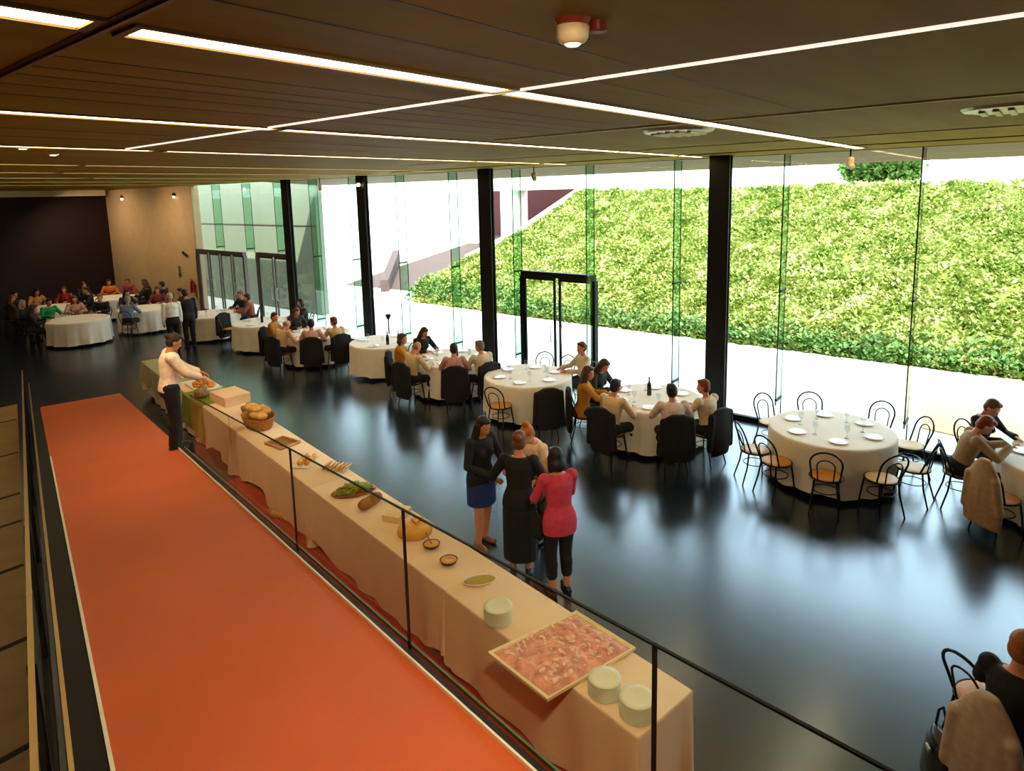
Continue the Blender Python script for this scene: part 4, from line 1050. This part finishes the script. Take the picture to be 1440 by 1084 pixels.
    loft(bm, [(pel+Vector((0, -0.005, -0.13)), (1, 0, 0), (0, 1, 0), 0.165, 0.125), (pel+Vector((0, -0.005, -0.06)), (1, 0, 0), (0, 1, 0), 0.19, 0.142), (up(0, -0.005, 0.03), ax, ay, 0.177, 0.136), (up(0, -0.005, 0.09), ax, ay, 0.162, 0.122)])
    if bt == 'skirt' and not sit:
        hem = k.get('hem', 0.50)
        loft(bm, [(Vector((pel.x, pel.y, hem)), (1, 0, 0), (0, 1, 0), 0.20, 0.165), (Vector((pel.x, pel.y, 0.80)), (1, 0, 0), (0, 1, 0), 0.20, 0.165), (pel+Vector((0, -0.005, -0.02)), (1, 0, 0), (0, 1, 0), 0.176, 0.13)])
    else:
        fr = {'trousers': 0.99, 'crop': 0.80, 'skirt': 0.5}[bt]
        for s in (-1, 1): leg(bm, s, k.get('g', 0.016)+0.001, fr)
    out['bottom'] = fuse(bm, vox, 3)
    shoes = []
    for s in (-1, 1):
        an = Lg[s][2]; bm = BM()
        capsule(bm, an+Vector((0, -0.035, -0.045)), an+Vector((s*0.02, 0.16, -0.056)), 0.042, 0.031); ell(bm, an+Vector((s*0.008, 0.06, -0.072)), 0.042, 0.125, 0.012)
        if not k.get('sandal'): capsule(bm, an+Vector((0, 0, -0.01)), an+Vector((0, 0.03, -0.045)), 0.044, 0.042)
        shoes.append(fuse(bm, min(vox, 0.012), 2))
    out['shoes'] = shoes
    PMESH[key] = out
    return out
m_skin = mat('skin', lin('#c98560'), rough=0.55, var=0.06); m_skinp = mat('pale_skin', lin('#dba080'), rough=0.55, var=0.06)
m_eye = mat('eye_dark', lin('#1a100c'), rough=0.3); m_lip_ = mat('lip', lin('#a2503f'), rough=0.5)
m_shoe = mat('black_shoe', lin('#0d0b0a'), rough=0.35)
def cm(h, rough=0.8, var=0.12): return mat('cloth_'+h.strip('#'), lin(h), rough=rough, var=var, scale=18)
def person(label, x, y, face, top, bottom='#0d0c0c', hair='#2a160c', z=0.0, height=1.68, group=None, skin=None, shoe=None, names=('shirt', 'trousers'), drop=None, **k):
    key = tuple(sorted(k.items())); M_ = person_meshes(key)
    rz = math.atan2(face[1]-y, face[0]-x)-PI/2
    t = thing('person', label, 'person', (x, y, z), rz, group); s = height/1.70
    t.scale = (s, s, s)
    def part(n, me, m):
        o = bpy.data.objects.new(n, me); COL.objects.link(o); o.parent = t
        if not me.materials: me.materials.append(m)
        o.material_slots[0].link = 'OBJECT'; o.material_slots[0].material = m
        me.polygons.foreach_set('use_smooth', [True]*len(me.polygons)); return o
    bod = part('body', M_['body'], skin or m_skin); part('hair', M_['hair'], cm(hair, 0.55))
    part(names[0], M_['top'], cm(top)); part(names[1], M_['bottom'], cm(bottom))
    for me in M_['shoes']: part('shoe', me, shoe or m_shoe)
    if 'eyes' in M_:
        for me in M_['eyes']: part('eye', me, m_eye).parent = bod
        part('mouth', M_['mouth'], m_lip_).parent = bod
    return t
NV = 0.010
# waiter on the ramp
person('standing waiter in white shirt and black trousers on the orange ramp, reaching over the buffet', 3.70, 9.17, (5.2, 8.75), '#f3dcc4', '#0a0909', '#2a1109', z=0.80, height=1.63,
       sit=0, vox=NV, hs='bun', lean=0.10, hpitch=0.35, rh=(0.12, 0.40, 1.02), lh=(-0.10, 0.42, 1.05), sleeve=0.9, fem=1, g=0.03, lf=(-0.07, 0.03, 0.085), rf=(0.07, -0.03, 0.085))
# four guests standing in conversation behind the buffet
person('standing woman with long dark hair, navy jacket, short blue skirt and bare legs', 5.47, 5.08, (5.35, 4.2), '#10121c', '#1a2f66', '#1c0c06', height=1.62, names=('jacket', 'skirt'), shoe=mat('tan_sandal', lin('#8a5a38'), rough=0.5),
       sit=0, vox=NV, hs='long', legs='skirt', hem=0.56, lean=0.06, sandal=1, rh=(0.10, 0.24, 1.03), lh=(-0.13, 0.30, 1.08), toplen=-0.16, hpitch=0.25, rf=(0.11, 0.05, 0.085), lf=(-0.08, -0.05, 0.085))
person('standing woman seen from behind in a long black dress with brown hair gathered up', 5.24, 4.30, (6.0, 4.75), '#0b0a0a', '#0a0909', '#6b3a16', height=1.64, names=('black_top', 'long_skirt'),
       sit=0, vox=NV, hs='bun', legs='skirt', hem=0.22, lean=0.05, lh=(-0.30, 0.26, 1.02), rh=(0.20, 0.30, 1.05), toplen=-0.12, sleeve=0.62, hpitch=0.15)
person('standing guest with reddish blonde hair and white top, bowing over toward the others', 5.98, 4.60, (5.25, 4.66), '#f0d6b8', '#191412', '#b4661f', height=1.60, skin=m_skinp,
       sit=0, vox=NV, hs='topbun', lean=0.38, side=-0.12, hpitch=0.25, sleeve=0.45, lh=(-0.18, 0.30, 0.92), rh=(0.15, 0.32, 0.95))
person('standing woman with black bob, bright pink jacket and cropped black trousers', 5.20, 3.74, (5.75, 4.75), '#c93a52', '#0c0a0b', '#0b0706', height=1.60, names=('jacket', 'trousers'),
       sit=0, vox=NV, hs='bob', legs='crop', lean=0.06, lh=(-0.16, 0.34, 1.02), rh=(0.14, 0.33, 0.98), toplen=-0.18, hpitch=0.2)
t = thing('handbag', 'black shoulder bag hanging between the pink jacket woman and the woman in black', 'bag', (5.13, 3.98, 0.62))
bm = BM(); loft(bm, [((0, 0, 0), (0.6, 0.8, 0), (-0.8, 0.6, 0), 0.12, 0.04), ((0, 0, 0.05), (0.6, 0.8, 0), (-0.8, 0.6, 0), 0.15, 0.055), ((0, 0, 0.2), (0.6, 0.8, 0), (-0.8, 0.6, 0), 0.13, 0.04), ((0, 0, 0.23), (0.6, 0.8, 0), (-0.8, 0.6, 0), 0.12, 0.015)])
obj('body', bm, m_jacketblack, t, smooth=True)
bm = BM(); tube(bm, [(-0.07, -0.09, 0.2), (-0.03, -0.13, 0.45), (0.02, -0.16, 0.68), (0.05, -0.13, 0.5), (0.07, 0.09, 0.2)], 0.008, 6); obj('strap', bm, m_jacketblack, t)
t = thing('napkin', 'crumpled green napkin held by the woman in the pink jacket', 'napkin', (5.26, 4.02, 0.98))
lump('cloth', mat('leaf_green_cloth', lin('#2c5a22'), rough=0.8, var=0.2), t, [((0, 0, 0), 0.06, 0.05, 0.05), ((0.02, 0, -0.09), 0.04, 0.03, 0.09)], 0.012)

# draped jackets on chair backs
def jacket_mesh():
    bm = BM(); X, Y = (1, 0, 0), (0, 1, 0)
    loft(bm, [((0, -0.25, 0.16), X, Y, 0.20, 0.05), ((0, -0.26, 0.35), X, Y, 0.235, 0.065), ((0, -0.26, 0.6), X, Y, 0.24, 0.062), ((0, -0.265, 0.78), X, Y, 0.235, 0.055), ((0, -0.27, 0.86), X, Y, 0.19, 0.045), ((0, -0.27, 0.90), X, Y, 0.10, 0.035)])
    for s in (-1, 1): capsule(bm, (s*0.215, -0.26, 0.80), (s*0.25, -0.25, 0.28), 0.05, 0.042)
    return fuse(bm, 0.016, 3)
def coat_mesh():
    bm = BM(); X, Y = (1, 0, 0), (0, 1, 0)
    loft(bm, [((0, -0.24, 0.12), X, Y, 0.25, 0.07), ((0, -0.25, 0.35), X, Y, 0.255, 0.085), ((0, -0.26, 0.58), X, Y, 0.235, 0.085), ((0, -0.265, 0.75), X, Y, 0.195, 0.075), ((0, -0.27, 0.87), X, Y, 0.13, 0.06), ((0, -0.27, 0.95), X, Y, 0.06, 0.04)])
    capsule(bm, (-0.17, -0.29, 0.72), (-0.22, -0.27, 0.30), 0.05, 0.045); capsule(bm, (0.17, -0.29, 0.72), (0.23, -0.26, 0.34), 0.05, 0.045)
    return fuse(bm, 0.014, 4)
JM, CMESH = jacket_mesh(), coat_mesh()
def jacket(x, y, face, label, m=None, me=None):
    JM = me or globals()['JM']
    rz = math.atan2(face[1]-y, face[0]-x)-PI/2
    o = bpy.data.objects.new('jacket', JM); COL.objects.link(o); o.location = (x, y, 0.03); o.rotation_euler = (0, 0, rz)
    if not JM.materials: JM.materials.append(m_jacketblack)
    o.material_slots[0].link = 'OBJECT'; o.material_slots[0].material = m or m_jacketblack
    JM.polygons.foreach_set('use_smooth', [True]*len(JM.polygons))
    return tag(o, label, 'jacket', 'jackets draped over chairs')
def seated(who, x, y, face, cgroup, jk=False, jm=None, **k):
    """a guest on a chair facing the table; who = distinctive phrase"""
    near = min(TABLES.values(), key=lambda q: math.hypot(q[0]-x, q[1]-y)); dx, dy = x-near[0], y-near[1]; dd = math.hypot(dx, dy)
    if dd < 1.13: x, y = near[0]+dx*1.13/dd, near[1]+dy*1.13/dd
    person(f'seated guest, {who}', x, y, face, **k)
    chair(x, y-0.0, face, f'wire chair holding the guest with {who.split(",")[0]}', cgroup)
    if jk: jacket(x, y, face, f'dark jacket over the chair of the guest with {who.split(",")[0]}', jm)
M1 = dict(sit=1, vox=0.014)
g3, g4, g6 = 'chairs of the guests at the table by the widest column', 'chairs of the guests at the table by the second column', 'chairs of the guests at the mustard coat table'
# hairstyle is passed as hs= and colour as hair=
# table by the widest column
seated('long hair over a mustard jacket, at the table by the widest column', 9.02, 5.92, (9.6, 5.1), g3, True, top='#b9790f', bottom='#14110e', hair='#4a2a12', names=('jacket', 'trousers'), hs='long', hyaw=-0.3, rh=(0.2, 0.45, 0.84), toplen=-0.14, **M1)
seated('long brown hair, dark green coat, bent over the table by the widest column', 9.72, 6.05, (9.68, 5.0), g3, top='#1c2a1e', hair='#3a1d10', names=('coat', 'trousers'), hs='long', hpitch=0.35, fc=1, lean=0.25, toplen=-0.14, **M1)
seated('sand shirt and dark cropped hair, back turned, before the widest column', 8.62, 5.12, (9.68, 5.0), g3, True, top='#e2c39a', hair='#150e0a', hs='short', fem=0, lean=0.18, **M1)
seated('pinkish white shirt and black hair, side on before the widest column', 8.98, 4.36, (9.68, 5.0), g3, True, top='#e6c8bd', hair='#0f0a08', hs='short', sleeve=0.4, rh=(0.25, 0.32, 0.70), fem=0, **M1)
seated('red hair and cream shirt, back against the widest column', 9.42, 4.05, (9.68, 5.0), g3, True, top='#dcc4a2', hair='#7a3312', hs='short', fem=0, hyaw=0.5, **M1)
# table by the exit door
seated('slim upright figure with auburn hair, beside the black exit door', 10.42, 7.0, (9.57, 7.58), 'wire chairs at the table by the exit door', top='#cdb99a', hair='#5a2410', hs='short', hyaw=0.2, lean=0.05, **M1)
jacket(8.82, 6.62, T['T2'], 'dark jacket over the pale seat chair near the mustard jacket woman', cm('#1a1a1c'))
# table by the second column
seated('mustard cardigan and brown hair, at the table by the second column', 9.02, 10.62, (9.75, 9.75), g4, True, top='#b87a12', bottom='#14110e', hair='#46280f', names=('cardigan', 'trousers'), hs='bob', hyaw=-0.3, rh=(0.2, 0.45, 0.84), **M1)
seated('long dark hair and black dress, glass side of the second column table', 9.85, 10.75, (9.75, 9.75), g4, top='#131413', hair='#2c150c', names=('dress_top', 'skirt'), hs='long', hpitch=0.3, lean=0.2, fc=1, **M1)
seated('beige shirt seen from behind, at the table by the second column', 8.68, 9.82, (9.75, 9.75), g4, True, top='#dcbf98', hair='#8a6a48', hs='bald', fem=0, lean=0.22, hpitch=0.4, **M1)
seated('rose blouse and black hair, at the table by the second column', 9.0, 8.98, (9.75, 9.75), g4, True, top='#c98f84', hair='#0f0a09', hs='short', sleeve=0.4, rh=(0.25, 0.32, 0.70), **M1)
seated('grey curly hair and cream shirt, close to the second column', 9.48, 8.72, (9.75, 9.75), g4, True, top='#dcc6a6', hair='#6f5c48', hs='short', fem=0, hyaw=0.4, **M1)
# table of the mustard coat guest
seated('mustard coat and upright back, at the table between third and fourth columns', 8.98, 15.35, (9.6, 14.55), g6, True, top='#a8700e', bottom='#14110e', hair='#3c210e', names=('coat', 'trousers'), hs='short', hyaw=-0.3, toplen=-0.14, **M1)
seated('dark dress and reddish brown hair, glass side, between third and fourth columns', 9.7, 15.5, (9.6, 14.55), g6, top='#22201c', hair='#5c2f16', names=('dress_top', 'skirt'), hs='long', hpitch=0.3, **M1)
seated('peach shirt and bowed head, at the table between third and fourth columns', 8.55, 14.4, (9.6, 14.55), g6, True, top='#e4bb92', hair='#a57a50', hs='bald', fem=0, lean=0.3, hpitch=0.5, **M1)
seated('pale rose top and black hair, at the table between third and fourth columns', 8.95, 13.75, (9.6, 14.55), g6, True, top='#d9a899', hair='#0d0908', hs='short', sleeve=0.4, rh=(0.25, 0.32, 0.70), **M1)
seated('patterned sand blouse and red hair, next to the guestless table', 9.42, 13.5, (9.6, 14.55), g6, True, top='#cfa77c', hair='#6a2412', hs='short', hyaw=0.4, **M1)
# tables before the bronze doors
seated('black top and black hair, behind the table before the two leaf door', 10.3, 16.95, (9.65, 17.2), 'chairs by the bronze doors', top='#0e0d0d', hair='#0c0807', hs='bob', **M1)
seated('black shirt and auburn hair, behind the table before the four leaf door', 10.15, 19.95, (9.45, 19.85), 'chairs by the bronze doors', top='#141211', hair='#7a3a1c', hs='short', fem=0, **M1)
seated('rust top and dark hair, behind the table before the four leaf door', 10.2, 19.3, (9.45, 19.85), 'chairs by the bronze doors', top='#9a5a3e', hair='#120b08', hs='short', **M1)
jacket(9.3, 18.45, (9.65, 17.3), 'dark jacket spread between the tables before the two bronze doors')
chair(9.3, 18.45, (9.65, 17.3), 'wire chair under the dark jacket between the tables of the bronze doors', 'chairs by the bronze doors')
# reader's table at the picture edge
person('seated man with reddish hair and grey beige shirt reading a paper', 9.95, 0.70, (10.3, -0.45), '#a98f6c', '#0f0d0c', '#8a3a14', skin=m_skinp, names=('shirt', 'trousers'), sit=1, vox=NV, hs='short', fem=0, lean=0.32, hpitch=0.35, rh=(0.12, 0.46, 0.92), lh=(-0.08, 0.48, 0.90))
person('seated woman with short brown hair and black blouse beside the reading man', 10.85, 0.60, (10.3, -0.45), '#0f0c0d', '#0f0d0c', '#5a3416', names=('blouse', 'trousers'), sit=1, vox=NV, hs='short', lean=0.2, hpitch=0.35, collar=0.47)
chair(10.85, 0.60, (10.3, -0.45), 'wire chair holding the woman in the black blouse', 'chairs at the reading man\'s table')
t = thing('newspaper', 'open white sheet of paper held by the reading man', 'paper', (10.12, 0.30, 0.93), 0.15)
bm = BM(); hexa(bm, [(-0.17, -0.08, 0), (0.0, -0.1, 0.03), (0.0, 0.1, 0.16), (-0.17, 0.1, 0.13), (-0.17, -0.08, 0.003), (0.0, -0.1, 0.033), (0.0, 0.1, 0.163), (-0.17, 0.1, 0.133)])
obj('page', bm, m_china, t)
bm = BM(); hexa(bm, [(0.0, -0.1, 0.03), (0.17, -0.08, 0), (0.17, 0.1, 0.13), (0.0, 0.1, 0.16), (0.0, -0.1, 0.033), (0.17, -0.08, 0.003), (0.17, 0.1, 0.133), (0.0, 0.1, 0.163)])
obj('page', bm, m_china, t)
chair(9.40, 0.26, (10.3, -0.45), 'wire chair with orange seat under the tan coat at the edge table', 'chairs at the reading man\'s table')
jacket(9.40, 0.26, (10.3, -0.45), 'tan coat draped high over a chair at the edge table', cm('#c4a17a'), CMESH)
# lower corner group
person('seated guest in black with brown hair, cut by the lower picture corner', 5.02, -0.02, (6.2, -0.6), '#0b0909', '#0b0909', '#9a5a2c', sit=1, vox=NV, hs='short', lean=0.15, names=('jacket', 'trousers'))
chair(5.02, -0.02, (6.2, -0.6), 'wire chair holding the guest in black at the lower picture corner', 'chairs at the lower picture corner')
chair(5.48, 0.12, (6.24, -0.42), 'empty hoop backed chair by the guest in black at the lower picture corner', 'chairs at the lower picture corner')
jacket(5.02, -0.02, (6.2, -0.6), 'beige coat draped over the seated guest\'s chair at the lower picture corner', cm('#b7a288'), CMESH)
t = thing('handbag', 'black glossy bag standing beside the beige draped chair', 'bag', (4.98, 0.34, 0.0), 0.5)
bm = BM(); X, Y = (1, 0, 0), (0, 1, 0)
loft(bm, [((0, 0, 0.004), X, Y, 0.17, 0.08), ((0, 0, 0.06), X, Y, 0.19, 0.095), ((0, 0, 0.3), X, Y, 0.17, 0.06), ((0.02, 0, 0.42), X, Y, 0.09, 0.025)])
obj('body', bm, mat('black_leather', lin('#0b0b0d'), rough=0.25), t, smooth=True)
bm = BM(); tube(bm, [(-0.08, 0, 0.38), (-0.06, 0, 0.55), (0.0, 0, 0.62), (0.06, 0, 0.55), (0.09, 0, 0.40)], 0.009, 8); obj('strap', bm, m_jacketblack, t)
bm = BM(); box(bm, -0.03, 0.03, 0.07, 0.085, 0.28, 0.31); obj('clasp', bm, m_steel, t)
# dim far end: standing staff and the crowd
VA = dict(sit=0, vox=0.018)
person('standing waiter with white shirt and black apron at the dim far end', 7.85, 18.8, (8.4, 22), '#f2ece2', '#0a0909', '#b9a58c', height=1.68, hs='short', fem=0, **VA)
person('standing figure in black suit next to the far white shirted waiter', 8.35, 18.95, (8.6, 22), '#0b0a0a', '#0a0909', '#241008', height=1.70, hs='short', fem=0, **VA)
VS = [dict(sit=1, vox=0.018, hs='short', fem=0), dict(sit=1, vox=0.018, hs='bob'), dict(sit=1, vox=0.018, hs='long', lean=0.2)]
crowd = [(5.75, 24.4, 1, '#1a1512', '#a99a86', 'T9', 'ash grey hair and black clothes, by the ramp rail'), (6.35, 24.0, 0, '#0f8a46', '#20130c', 'T9', 'bright green shirt'),
         (7.1, 24.1, 2, '#d7a390', '#5a2c18', 'T9', 'pale pink blouse'), (7.7, 27.0, 1, '#a32a12', '#3a1a0e', 'T10', 'orange red top'),
         (7.7, 23.6, 0, '#16110f', '#8a4a28', 'T9', 'black shirt and ginger hair'), (6.2, 27.1, 0, '#1a1412', '#1c100a', 'T10', 'black shirt, near the dark wall corner'),
         (6.9, 27.3, 2, '#c98a54', '#2a160c', 'T10', 'tan blouse'), (5.9, 26.2, 1, '#3a2218', '#6a3a1c', 'T10', 'brown cardigan'),
         (8.0, 26.0, 0, '#120f0e', '#120a08', 'T10', 'black jacket, between two crowded tables'), (8.5, 27.9, 2, '#191312', '#3a1c10', 'T13', 'black dress and long hair before the dark wall'),
         (9.4, 27.8, 1, '#c8641e', '#1c0f0a', 'T13', 'orange scarf'), (9.95, 27.4, 0, '#9a3048', '#6a3a24', 'T13', 'raspberry shirt'),
         (10.3, 26.5, 2, '#1c1614', '#2c150c', 'T13', 'black coat by the beige wall'), (9.9, 25.6, 1, '#15100e', '#5a2a12', 'T13', 'black blouse and bushy brown hair'),
         (10.25, 25.0, 0, '#100d0c', '#0f0907', 'T13', 'black suit leaning by the beige wall'), (7.95, 22.15, 0, '#7386a6', '#8a8f9a', 'T11', 'blue grey shirt and back turned'),
         (9.5, 23.7, 1, '#7a2a3a', '#4a2414', 'T11', 'wine red top'), (8.6, 24.1, 2, '#2a1a16', '#2a130b', 'T11', 'dark brown coat'), (9.75, 22.6, 0, '#141110', '#160c08', 'T11', 'black jacket before the beige wall'),
         (5.6, 23.0, 2, '#0f0d0c', '#2a1a10', 'T9', 'black coat beside the ramp foot')]
for (x, y, v, top, hc_, tk, who) in crowd:
    seated(who+', dim far end', x, y, T[tk], 'chairs in the dim far end', top=top, hair=hc_, **VS[v])
